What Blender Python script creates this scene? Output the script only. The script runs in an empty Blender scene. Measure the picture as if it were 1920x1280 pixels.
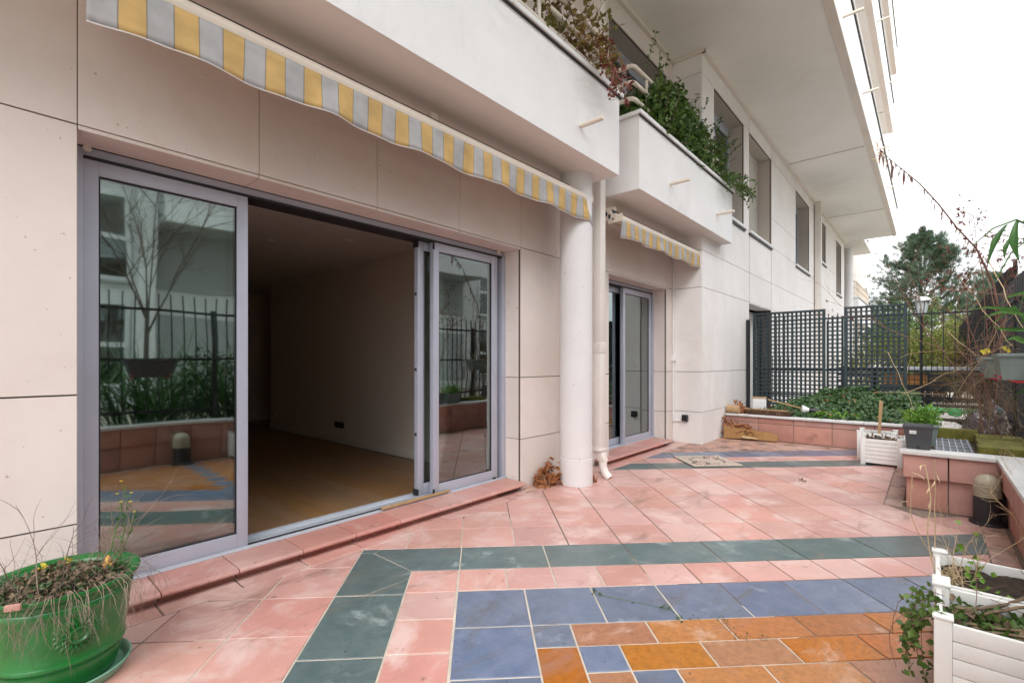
import bpy, bmesh, math, random
from math import radians, sin, cos, pi, sqrt
from mathutils import Vector, Matrix, noise as mnoise
sc = bpy.context.scene
C = sc.collection
# ------------------------------------------------------------------ camera
# world: X runs along the facade, Y points into the building, facade plane Y = 0
FPX, CXP, HYP, CAMY, CAMZ = 900.0, 960.0, 677.0, -3.045, 1.25
TH = math.atan2(785, 900)
cth, sth = cos(TH), sin(TH)
cam_d = bpy.data.cameras.new('camera'); cam = bpy.data.objects.new('camera', cam_d); C.objects.link(cam)
cam_d.sensor_width = 36; cam_d.lens = FPX / 1920 * 36; cam_d.shift_y = 37 / 1920
cam_d.clip_start = 0.05; cam_d.clip_end = 3000
cam.location = (0, CAMY, CAMZ); cam.rotation_euler = (pi / 2, 0, TH - pi / 2)
sc.camera = cam
# ------------------------------------------------------------------ sky, sun, exposure
SUN_EL, SUN_AZ = radians(42), radians(246)
w = bpy.data.worlds.new('World'); sc.world = w; w.use_nodes = True
nt = w.node_tree; nt.nodes.clear()
sky = nt.nodes.new('ShaderNodeTexSky'); sky.sky_type = 'NISHITA'; sky.sun_disc = False
sky.sun_elevation = SUN_EL; sky.sun_rotation = SUN_AZ; sky.air_density = 1.0; sky.dust_density = 1.0; sky.ozone_density = 1.0
hs = nt.nodes.new('ShaderNodeHueSaturation'); hs.inputs['Saturation'].default_value = 0.10
bg = nt.nodes.new('ShaderNodeBackground'); bg.inputs['Strength'].default_value = 0.13
out = nt.nodes.new('ShaderNodeOutputWorld')
ov = nt.nodes.new('ShaderNodeMix'); ov.data_type = 'RGBA'; ov.inputs[0].default_value = 0.88     # even overcast veil over the clear sky
# standard overcast sky: three times brighter overhead than at the horizon, the same all round
tcw = nt.nodes.new('ShaderNodeTexCoord'); spw = nt.nodes.new('ShaderNodeSeparateXYZ'); mrw = nt.nodes.new('ShaderNodeMapRange'); ovc = nt.nodes.new('ShaderNodeMix'); ovc.data_type = 'RGBA'
nt.links.new(tcw.outputs['Generated'], spw.inputs[0]); nt.links.new(spw.outputs['Z'], mrw.inputs['Value']); nt.links.new(mrw.outputs[0], ovc.inputs[0])
ovc.inputs[6].default_value = (6.3, 6.4, 6.55, 1); ovc.inputs[7].default_value = (18.9, 19.2, 19.65, 1); nt.links.new(ovc.outputs[2], ov.inputs[7])
nt.links.new(sky.outputs[0], hs.inputs['Color']); nt.links.new(hs.outputs[0], ov.inputs[6]); nt.links.new(ov.outputs[2], bg.inputs[0]); nt.links.new(bg.outputs[0], out.inputs[0])
sl = bpy.data.lights.new('sun', 'SUN'); sl.energy = 1.4; sl.angle = radians(40); sl.color = (1, 0.98, 0.95)
so = bpy.data.objects.new('sun', sl); C.objects.link(so)
sdir = Vector((sin(SUN_AZ) * cos(SUN_EL), cos(SUN_AZ) * cos(SUN_EL), sin(SUN_EL)))
so.rotation_euler = sdir.to_track_quat('Z', 'Y').to_euler(); so.location = (0, -8, 14)
vs = sc.view_settings; vs.view_transform = 'Standard'; vs.look = 'None'; vs.gamma = 1; vs.exposure = 0.66
vs.use_curve_mapping = False
sc.cycles.max_bounces = 10; sc.cycles.diffuse_bounces = 6; sc.cycles.glossy_bounces = 5
sc.cycles.transparent_max_bounces = 24; sc.cycles.transmission_bounces = 6
sc.cycles.use_denoising = True
try: sc.cycles.denoiser = 'OPENIMAGEDENOISE'
except Exception: pass
sc.cycles.caustics_reflective = False; sc.cycles.caustics_refractive = False
sc.cycles.sample_clamp_indirect = 6

R = random.Random(7)
def U(a, b): return R.uniform(a, b)
def at(px, py, d):      # photo pixel at a depth in metres -> world point
    a = (px - CXP) / FPX; b = (HYP - py) / FPX
    return Vector((d * (cth + a * sth), CAMY + d * (sth - a * cth), CAMZ + d * b))
def onY(px, py, Y):
    a = (px - CXP) / FPX
    return at(px, py, (Y - CAMY) / (sth - a * cth))
def onX(px, py, X):
    a = (px - CXP) / FPX
    return at(px, py, X / (cth + a * sth))
def onZ(px, py, z):
    return at(px, py, (z - CAMZ) * FPX / (HYP - py))
def proj(p):
    d = p[0] * cth + (p[1] - CAMY) * sth
    if d < 0.05: return None
    return CXP + FPX * (p[0] * sth - (p[1] - CAMY) * cth) / d, HYP - FPX * (p[2] - CAMZ) / d, d

# ------------------------------------------------------------------ materials
MATS = {}
def mat(name, col, rough=0.7, col2=None, scale=6.0, var=0.12, bump=0.0, bscale=80.0, rand=0.0, metal=0.0, spec=0.4,
        spots=None, spot_scale=3.0, spot_lo=0.58, spot_hi=0.68, specks=None, speck_scale=60, streak=False, detail=6, coat=0.0, trans=0.0, dirt=None, dirt_scale=1.2, dirt_map=(1, 1, 1), dirt_lo=0.55, dirt_hi=0.8):
    m = bpy.data.materials.new(name); m.use_nodes = True
    n = m.node_tree.nodes; L = m.node_tree.links
    b = n['Principled BSDF']
    b.inputs['Roughness'].default_value = rough; b.inputs['Metallic'].default_value = metal
    b.inputs['Specular IOR Level'].default_value = spec
    if coat: b.inputs['Coat Weight'].default_value = coat; b.inputs['Coat Roughness'].default_value = 0.12
    geo = n.new('ShaderNodeNewGeometry'); pos = geo.outputs['Position']
    if streak:
        mp = n.new('ShaderNodeMapping'); mp.inputs['Scale'].default_value = streak; L.new(pos, mp.inputs['Vector']); pos = mp.outputs[0]
    nz = n.new('ShaderNodeTexNoise'); nz.inputs['Scale'].default_value = scale; nz.inputs['Detail'].default_value = detail
    nz.inputs['Roughness'].default_value = 0.65
    L.new(pos, nz.inputs['Vector'])
    rp = n.new('ShaderNodeValToRGB'); e = rp.color_ramp.elements
    c2 = col2 if col2 else tuple(min(1, c * (1 + var)) for c in col)
    c1 = col if col2 else tuple(c * (1 - var) for c in col)
    e[0].position = 0.33; e[1].position = 0.67; e[0].color = (*c1, 1); e[1].color = (*c2, 1)
    L.new(nz.outputs['Fac'], rp.inputs['Fac']); c = rp.outputs['Color']
    def mixin(c, fac, colr, mode='MIX'):
        mx = n.new('ShaderNodeMix'); mx.data_type = 'RGBA'; mx.blend_type = mode
        if hasattr(fac, 'default_value') or hasattr(fac, 'links'): L.new(fac, mx.inputs[0])
        else: mx.inputs[0].default_value = fac
        L.new(c, mx.inputs[6])
        if isinstance(colr, tuple): mx.inputs[7].default_value = (*colr, 1)
        else: L.new(colr, mx.inputs[7])
        return mx.outputs[2]
    if rand:
        oi = n.new('ShaderNodeObjectInfo')
        hv = n.new('ShaderNodeHueSaturation')
        mr = n.new('ShaderNodeMapRange'); mr.inputs['To Min'].default_value = 1 - rand; mr.inputs['To Max'].default_value = 1 + rand
        L.new(oi.outputs['Random'], mr.inputs['Value']); L.new(mr.outputs[0], hv.inputs['Value'])
        mm = n.new('ShaderNodeMath'); mm.operation = 'MULTIPLY'; mm.inputs[1].default_value = 7.31; L.new(oi.outputs['Random'], mm.inputs[0])
        fr = n.new('ShaderNodeMath'); fr.operation = 'FRACT'; L.new(mm.outputs[0], fr.inputs[0])
        ms = n.new('ShaderNodeMapRange'); ms.inputs['To Min'].default_value = 1 - rand * 1.3; ms.inputs['To Max'].default_value = 1 + rand * 1.3
        L.new(fr.outputs[0], ms.inputs['Value']); L.new(ms.outputs[0], hv.inputs['Saturation'])
        mh = n.new('ShaderNodeMath'); mh.operation = 'MULTIPLY'; mh.inputs[1].default_value = 3.77; L.new(oi.outputs['Random'], mh.inputs[0])
        fh = n.new('ShaderNodeMath'); fh.operation = 'FRACT'; L.new(mh.outputs[0], fh.inputs[0])
        rh = n.new('ShaderNodeMapRange'); rh.inputs['To Min'].default_value = 0.5 - rand * 0.05; rh.inputs['To Max'].default_value = 0.5 + rand * 0.05
        L.new(fh.outputs[0], rh.inputs['Value']); L.new(rh.outputs[0], hv.inputs['Hue'])
        L.new(c, hv.inputs['Color']); c = hv.outputs[0]
    def ramp(src, lo, hi):
        r = n.new('ShaderNodeMapRange'); r.interpolation_type = 'SMOOTHSTEP'
        r.inputs['From Min'].default_value = lo; r.inputs['From Max'].default_value = hi; L.new(src, r.inputs['Value']); return r.outputs[0]
    if spots:
        n2 = n.new('ShaderNodeTexNoise'); n2.inputs['Scale'].default_value = spot_scale; n2.inputs['Detail'].default_value = 8
        n2.inputs['Roughness'].default_value = 0.7; n2.inputs['Distortion'].default_value = 0.6
        L.new(geo.outputs['Position'], n2.inputs['Vector'])
        c = mixin(c, ramp(n2.outputs['Fac'], spot_lo, spot_hi), spots)
    if dirt:
        md_ = n.new('ShaderNodeMapping'); md_.inputs['Scale'].default_value = dirt_map; md_.inputs['Rotation'].default_value = (0, 0, 0.6); L.new(geo.outputs['Position'], md_.inputs['Vector'])
        n4 = n.new('ShaderNodeTexNoise'); n4.inputs['Scale'].default_value = dirt_scale; n4.inputs['Detail'].default_value = 10; n4.inputs['Roughness'].default_value = 0.72; n4.inputs['Distortion'].default_value = 1.2
        L.new(md_.outputs[0], n4.inputs['Vector']); c = mixin(c, ramp(n4.outputs['Fac'], dirt_lo, dirt_hi), dirt)
    if specks:
        n3 = n.new('ShaderNodeTexNoise'); n3.inputs['Scale'].default_value = speck_scale; n3.inputs['Detail'].default_value = 3
        L.new(geo.outputs['Position'], n3.inputs['Vector'])
        c = mixin(c, ramp(n3.outputs['Fac'], 0.68, 0.74), specks)
    L.new(c, b.inputs['Base Color'])
    if trans:
        b.inputs['Transmission Weight'].default_value = 0
        tr = n.new('ShaderNodeBsdfTranslucent'); L.new(c, tr.inputs['Color'])
        ms_ = n.new('ShaderNodeMixShader'); ms_.inputs[0].default_value = trans
        L.new(b.outputs[0], ms_.inputs[1]); L.new(tr.outputs[0], ms_.inputs[2]); L.new(ms_.outputs[0], n['Material Output'].inputs['Surface'])
    if bump:
        bn = n.new('ShaderNodeTexNoise'); bn.inputs['Scale'].default_value = bscale; bn.inputs['Detail'].default_value = 4
        L.new(geo.outputs['Position'], bn.inputs['Vector'])
        bp = n.new('ShaderNodeBump'); bp.inputs['Strength'].default_value = bump; bp.inputs['Distance'].default_value = 0.01
        L.new(bn.outputs['Fac'], bp.inputs['Height']); L.new(bp.outputs[0], b.inputs['Normal'])
    MATS[name] = m
    return m
def glass(name, refl=0.2, tint=(0.75, 0.8, 0.78)):
    m = bpy.data.materials.new(name); m.use_nodes = True; n = m.node_tree.nodes; L = m.node_tree.links
    n.remove(n['Principled BSDF'])
    t = n.new('ShaderNodeBsdfTransparent'); t.inputs[0].default_value = (*tint, 1)
    g = n.new('ShaderNodeBsdfGlossy'); g.inputs['Roughness'].default_value = 0.022; g.inputs[0].default_value = (0.82, 0.93, 0.93, 1)
    geo = n.new('ShaderNodeNewGeometry')
    nz = n.new('ShaderNodeTexNoise'); nz.inputs['Scale'].default_value = 1.7; nz.inputs['Detail'].default_value = 1; L.new(geo.outputs['Position'], nz.inputs['Vector'])
    bp = n.new('ShaderNodeBump'); bp.inputs['Strength'].default_value = 0.10; bp.inputs['Distance'].default_value = 0.02
    L.new(nz.outputs['Fac'], bp.inputs['Height']); L.new(bp.outputs[0], g.inputs['Normal'])
    fr = n.new('ShaderNodeFresnel'); fr.inputs['IOR'].default_value = 1.5
    ad = n.new('ShaderNodeMath'); ad.operation = 'ADD'; ad.use_clamp = True; ad.inputs[1].default_value = refl; L.new(fr.outputs[0], ad.inputs[0])
    mx = n.new('ShaderNodeMixShader'); L.new(ad.outputs[0], mx.inputs[0]); L.new(t.outputs[0], mx.inputs[1]); L.new(g.outputs[0], mx.inputs[2])
    L.new(mx.outputs[0], n['Material Output'].inputs['Surface']); MATS[name] = m
def awning_mat():
    m = bpy.data.materials.new('awning_cloth'); m.use_nodes = True; n = m.node_tree.nodes; L = m.node_tree.links
    b = n['Principled BSDF']; b.inputs['Roughness'].default_value = 0.85; b.inputs['Specular IOR Level'].default_value = 0.2
    tc = n.new('ShaderNodeTexCoord'); sp = n.new('ShaderNodeSeparateXYZ'); L.new(tc.outputs['Object'], sp.inputs[0])
    d = n.new('ShaderNodeMath'); d.operation = 'MULTIPLY'; d.inputs[1].default_value = 5.0; L.new(sp.outputs['X'], d.inputs[0])
    fr = n.new('ShaderNodeMath'); fr.operation = 'FRACT'; L.new(d.outputs[0], fr.inputs[0])
    rp = n.new('ShaderNodeValToRGB'); rp.color_ramp.interpolation = 'CONSTANT'; e = rp.color_ramp.elements
    e[0].position = 0; e[0].color = (0.52, 0.515, 0.52, 1); e[1].position = 0.48; e[1].color = (0.33, 0.29, 0.23, 1)
    x = e.new(0.505); x.color = (0.70, 0.48, 0.20, 1); x = e.new(0.975); x.color = (0.33, 0.29, 0.23, 1)
    L.new(fr.outputs[0], rp.inputs['Fac'])
    nz = n.new('ShaderNodeTexNoise'); nz.inputs['Scale'].default_value = 9; nz.inputs['Detail'].default_value = 6; L.new(tc.outputs['Object'], nz.inputs['Vector'])
    mr = n.new('ShaderNodeMapRange'); mr.inputs['From Min'].default_value = 0.3; mr.inputs['From Max'].default_value = 0.7; mr.inputs['To Min'].default_value = 0.82; mr.inputs['To Max'].default_value = 1.08
    L.new(nz.outputs['Fac'], mr.inputs['Value'])
    mx = n.new('ShaderNodeMix'); mx.data_type = 'RGBA'; mx.blend_type = 'MULTIPLY'; mx.inputs[0].default_value = 1
    L.new(rp.outputs[0], mx.inputs[6]); L.new(mr.outputs[0], mx.inputs[7]); L.new(mx.outputs[2], b.inputs['Base Color'])
    tr = n.new('ShaderNodeBsdfTranslucent'); L.new(mx.outputs[2], tr.inputs[0])
    ms = n.new('ShaderNodeMixShader'); ms.inputs[0].default_value = 0.25; L.new(b.outputs[0], ms.inputs[1]); L.new(tr.outputs[0], ms.inputs[2])
    L.new(ms.outputs[0], n['Material Output'].inputs['Surface']); MATS['awning_cloth'] = m

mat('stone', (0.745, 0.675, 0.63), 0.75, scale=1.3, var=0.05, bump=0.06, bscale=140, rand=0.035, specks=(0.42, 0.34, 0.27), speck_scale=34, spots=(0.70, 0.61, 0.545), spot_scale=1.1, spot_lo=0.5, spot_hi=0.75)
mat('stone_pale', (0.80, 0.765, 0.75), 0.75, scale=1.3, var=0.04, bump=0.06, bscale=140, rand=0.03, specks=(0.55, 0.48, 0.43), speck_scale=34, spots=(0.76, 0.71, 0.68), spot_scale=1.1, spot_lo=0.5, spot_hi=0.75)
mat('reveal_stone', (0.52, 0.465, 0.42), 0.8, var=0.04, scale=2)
mat('joint', (0.10, 0.075, 0.06), 0.95)
mat('render_white', (0.82, 0.81, 0.815), 0.9, scale=2.0, var=0.03, bump=0.45, bscale=120, dirt=(0.66, 0.64, 0.62), dirt_scale=1.6, dirt_map=(5, 5, .5), dirt_lo=0.56, dirt_hi=0.9, spots=(0.70, 0.68, 0.67), spot_scale=1.4, spot_lo=0.5, spot_hi=0.8)
mat('soffit_paint', (0.86, 0.835, 0.81), 0.9, scale=1.0, var=0.03, spots=(0.80, 0.755, 0.715), spot_scale=0.9, spot_lo=0.52, spot_hi=0.8)
mat('coping', (0.74, 0.73, 0.73), 0.55, var=0.05, scale=5, spots=(0.55, 0.54, 0.53), spot_scale=6)
mat('coping_stone', (0.62, 0.61, 0.60), 0.6, var=0.08, scale=7, spots=(0.36, 0.35, 0.33), spot_scale=5, spot_lo=0.55, spot_hi=0.75, specks=(0.2, 0.19, 0.17), bump=0.1)
mat('cream_pipe', (0.72, 0.64, 0.55), 0.45, var=0.05, scale=3)
mat('pipe_white', (0.73, 0.68, 0.63), 0.45, var=0.05, scale=3)
mat('column_paint', (0.70, 0.685, 0.69), 0.8, var=0.03, scale=3, specks=(0.5, 0.47, 0.45), speck_scale=25)
mat('alu', (0.46, 0.485, 0.575), 0.4, var=0.04, scale=4, metal=0.2, spec=0.5)
mat('alu_light', (0.60, 0.63, 0.69), 0.35, var=0.05, scale=4, metal=0.35)
mat('dark_gasket', (0.02, 0.02, 0.022), 0.6)
mat('shutter', (0.58, 0.55, 0.51), 0.6, var=0.03)
mat('black_metal', (0.018, 0.019, 0.022), 0.5, var=0.2, scale=8)
mat('black_plastic', (0.02, 0.02, 0.022), 0.4, var=0.15)
mat('room_wall', (0.74, 0.66, 0.58), 0.9, var=0.02)
mat('room_ceiling', (0.74, 0.70, 0.66), 0.9, var=0.02)
mat('skirting', (0.75, 0.70, 0.64), 0.6, var=0.02)
mat('wood_floor', (0.27, 0.155, 0.075), 0.4, scale=3, var=0.12, streak=(9, 0.7, 1), rand=0.07)
mat('pink_tile', (0.54, 0.30, 0.262), 0.34, scale=3.2, var=0.08, bump=0.14, bscale=70, rand=0.11, spec=0.55, spots=(0.64, 0.455, 0.415), spot_scale=3.1, spot_lo=0.46, spot_hi=0.68, specks=(0.30, 0.17, 0.14), speck_scale=18, dirt=(0.27, 0.165, 0.135), dirt_scale=1.1, dirt_map=(1, 2.6, 1), dirt_lo=0.54, dirt_hi=0.74)
mat('pink_step', (0.53, 0.265, 0.225), 0.42, scale=4, var=0.08, bump=0.12, bscale=70, rand=0.08, spec=0.5, spots=(0.60, 0.38, 0.34), spot_scale=3, spot_lo=0.48, spot_hi=0.70, specks=(0.3, 0.15, 0.12), speck_scale=22)
mat('green_tile', (0.080, 0.118, 0.120), 0.30, col2=(0.125, 0.165, 0.165), scale=8, bump=0.22, bscale=45, rand=0.12, spec=0.6, spots=(0.36, 0.42, 0.42), spot_scale=4.2, spot_lo=0.54, spot_hi=0.76, specks=(0.05, 0.05, 0.045), speck_scale=30, dirt=(0.17, 0.15, 0.125), dirt_scale=1.5, dirt_map=(1, 2.2, 1), dirt_lo=0.52, dirt_hi=0.75)
mat('blue_tile', (0.112, 0.142, 0.215), 0.30, col2=(0.165, 0.195, 0.275), scale=8, bump=0.2, bscale=55, rand=0.13, spec=0.6, spots=(0.40, 0.44, 0.50), spot_scale=3.6, spot_lo=0.55, spot_hi=0.80, specks=(0.05, 0.05, 0.06), speck_scale=26, dirt=(0.12, 0.115, 0.12), dirt_scale=1.3, dirt_map=(1, 3.5, 1), dirt_lo=0.50, dirt_hi=0.72)
mat('orange_tile', (0.37, 0.145, 0.048), 0.36, scale=30, var=0.22, bump=0.18, bscale=60, rand=0.13, spec=0.55, spots=(0.60, 0.43, 0.34), spot_scale=3.4, spot_lo=0.54, spot_hi=0.78, specks=(0.2, 0.08, 0.03), speck_scale=30, dirt=(0.30, 0.14, 0.09), dirt_scale=1.4, dirt_lo=0.50, dirt_hi=0.72)
mat('dirty_tile', (0.44, 0.27, 0.22), 0.5, scale=5, var=0.16, bump=0.2, rand=0.12, spots=(0.13, 0.085, 0.065), spot_scale=4, spot_lo=0.46, spot_hi=0.68, specks=(0.08, 0.05, 0.04), speck_scale=14)
mat('grout', (0.30, 0.235, 0.195), 0.9, col2=(0.10, 0.075, 0.06), scale=1.6, bump=0.2)
mat('grout_light', (0.60, 0.53, 0.45), 0.9, col2=(0.40, 0.34, 0.28), scale=4, bump=0.2)
mat('seam', (0.50, 0.43, 0.38), 0.9)
mat('block', (0.46, 0.245, 0.20), 0.75, scale=6, var=0.10, bump=0.3, bscale=110, rand=0.07, spots=(0.30, 0.15, 0.12), spot_scale=4)
mat('mortar_dark', (0.16, 0.13, 0.115), 0.95, var=0.2)
mat('soil', (0.035, 0.022, 0.015), 0.95, scale=20, var=0.5, bump=1.0, bscale=60)
mat('earth', (0.085, 0.06, 0.04), 0.95, scale=6, var=0.4, bump=0.8, bscale=30, spots=(0.05, 0.07, 0.025), spot_scale=2)
mat('ground', (0.34, 0.31, 0.25), 0.95, scale=0.5, var=0.25, spots=(0.16, 0.19, 0.09), spot_scale=0.6)
mat('white_plastic', (0.76, 0.75, 0.73), 0.42, scale=7, var=0.03, spots=(0.60, 0.57, 0.50), spot_scale=6, spot_lo=0.58, spot_hi=0.8)
mat('grey_plastic', (0.06, 0.062, 0.068), 0.45, var=0.1)
mat('sage_plastic', (0.20, 0.25, 0.235), 0.5, var=0.1, spots=(0.3, 0.33, 0.3), spot_scale=8)
mat('red_plastic', (0.42, 0.02, 0.035), 0.4, var=0.1)
mat('paper_white', (0.7, 0.7, 0.7), 0.6, var=0.03)
mat('green_glaze', (0.006, 0.125, 0.020), 0.27, col2=(0.012, 0.17, 0.032), scale=5, spec=0.5, coat=0.12, bump=0.12, bscale=24, spots=(0.035, 0.20, 0.10), spot_scale=9, spot_lo=0.60, spot_hi=0.78, dirt=(0.02, 0.075, 0.02), dirt_scale=3, dirt_map=(3, 3, .8), dirt_lo=0.5, dirt_hi=0.75)
mat('glaze_pale', (0.16, 0.34, 0.24), 0.4, var=0.15, scale=8)
mat('slate_paint', (0.028, 0.045, 0.052), 0.6, var=0.15, scale=3, rand=0.12)
mat('dry_leaf', (0.26, 0.095, 0.035), 0.75, col2=(0.45, 0.20, 0.085), scale=23, trans=0.15)
mat('dry_brown', (0.085, 0.055, 0.035), 0.85, col2=(0.27, 0.19, 0.12), scale=19)
mat('twig_grey', (0.13, 0.095, 0.075), 0.85, col2=(0.30, 0.23, 0.18), scale=9)
mat('twig_red', (0.14, 0.07, 0.055), 0.8, col2=(0.26, 0.15, 0.11), scale=9)
mat('straw', (0.46, 0.33, 0.18), 0.75, col2=(0.58, 0.46, 0.29), scale=9)
mat('red_leaf', (0.11, 0.04, 0.033), 0.65, col2=(0.22, 0.095, 0.07), scale=17, trans=0.15)
mat('ivy_dark', (0.018, 0.050, 0.016), 0.42, col2=(0.075, 0.145, 0.045), scale=13, trans=0.12)
mat('bush_green', (0.030, 0.080, 0.016), 0.42, col2=(0.15, 0.235, 0.05), scale=11, trans=0.25)
mat('vine_autumn', (0.10, 0.125, 0.02), 0.5, col2=(0.27, 0.15, 0.045), scale=4.5, trans=0.25)
mat('vine_red', (0.13, 0.02, 0.025), 0.5, col2=(0.24, 0.07, 0.04), scale=15, trans=0.2)
mat('fresh_green', (0.075, 0.20, 0.02), 0.5, col2=(0.22, 0.38, 0.05), scale=12, trans=0.25)
mat('strap_green', (0.045, 0.13, 0.025), 0.45, col2=(0.12, 0.24, 0.06), scale=6, trans=0.25)
mat('bamboo_green', (0.025, 0.085, 0.02), 0.4, col2=(0.07, 0.17, 0.04), scale=6, trans=0.25)
mat('yellow_leaf', (0.62, 0.48, 0.03), 0.5, col2=(0.75, 0.62, 0.08), scale=14, trans=0.3)
mat('shrub_olive', (0.065, 0.11, 0.02), 0.6, col2=(0.24, 0.25, 0.05), scale=2.2, trans=0.25)
mat('shrub_gold', (0.22, 0.15, 0.02), 0.6, col2=(0.34, 0.29, 0.07), scale=2.5, trans=0.25)
mat('pine_needle', (0.030, 0.075, 0.040), 0.6, col2=(0.11, 0.175, 0.10), scale=1.3)
mat('bark', (0.10, 0.065, 0.045), 0.9, var=0.3, scale=12, bump=0.5)
mat('bark_grey', (0.20, 0.17, 0.15), 0.9, var=0.25, scale=12)
mat('rot_wood', (0.24, 0.12, 0.04), 0.85, col2=(0.36, 0.20, 0.08), scale=5, streak=(3, 3, 20), bump=0.4, bscale=40, spots=(0.08, 0.045, 0.02), spot_scale=9)
mat('plain_wood', (0.42, 0.27, 0.14), 0.7, var=0.2, scale=5, streak=(3, 3, 20))
mat('moss_wood', (0.10, 0.105, 0.018), 0.9, col2=(0.19, 0.17, 0.035), scale=14, bump=0.6, bscale=60, spots=(0.12, 0.06, 0.035), spot_scale=5, spot_lo=0.55, spot_hi=0.65)
mat('orange_wood', (0.42, 0.19, 0.06), 0.6, var=0.15, scale=6)
mat('brown_plastic', (0.095, 0.045, 0.025), 0.6, var=0.3, scale=9)
mat('screen_black', (0.008, 0.008, 0.009), 0.95, var=0.4, scale=30, bump=0.8, bscale=50)
mat('bag_plastic', (0.03, 0.02, 0.03), 0.2, col2=(0.17, 0.12, 0.16), scale=9, spec=0.6, bump=0.5, bscale=25)
mat('bag_teal', (0.03, 0.20, 0.25), 0.25, var=0.2)
mat('green_sheet', (0.03, 0.20, 0.05), 0.4, col2=(0.09, 0.38, 0.12), scale=6)
mat('slab_white', (0.66, 0.63, 0.59), 0.8, var=0.1, scale=5, spots=(0.42, 0.34, 0.28), spot_scale=4)
mat('lamp_glass', (0.38, 0.35, 0.26), 0.3, var=0.1, scale=9, spots=(0.33, 0.28, 0.18), spot_scale=6)
mat('lantern_glass', (0.66, 0.72, 0.72), 0.25, var=0.05)
mat('chrome', (0.7, 0.7, 0.72), 0.25, metal=0.8)
mat('pebble_light', (0.58, 0.51, 0.44), 0.7, var=0.15, scale=20, rand=0.2)
mat('pebble_pink', (0.50, 0.32, 0.27), 0.7, var=0.15, scale=20, rand=0.2)
mat('pebble_dark', (0.19, 0.13, 0.11), 0.7, var=0.15, scale=20, rand=0.2)
mat('mat_base', (0.17, 0.15, 0.13), 0.9, var=0.2, scale=30)
mat('pumpkin', (0.70, 0.33, 0.04), 0.45, col2=(0.75, 0.45, 0.10), scale=14)
mat('far_white', (0.72, 0.74, 0.74), 0.8, var=0.03)
mat('far_grey', (0.40, 0.42, 0.42), 0.8, var=0.05)
mat('door_panel', (0.70, 0.69, 0.67), 0.6, var=0.03)
glass('pane_glass', 0.24); glass('pane_far', 0.22, (0.35, 0.4, 0.42))
awning_mat()
def MT(n): return MATS[n]

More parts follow.
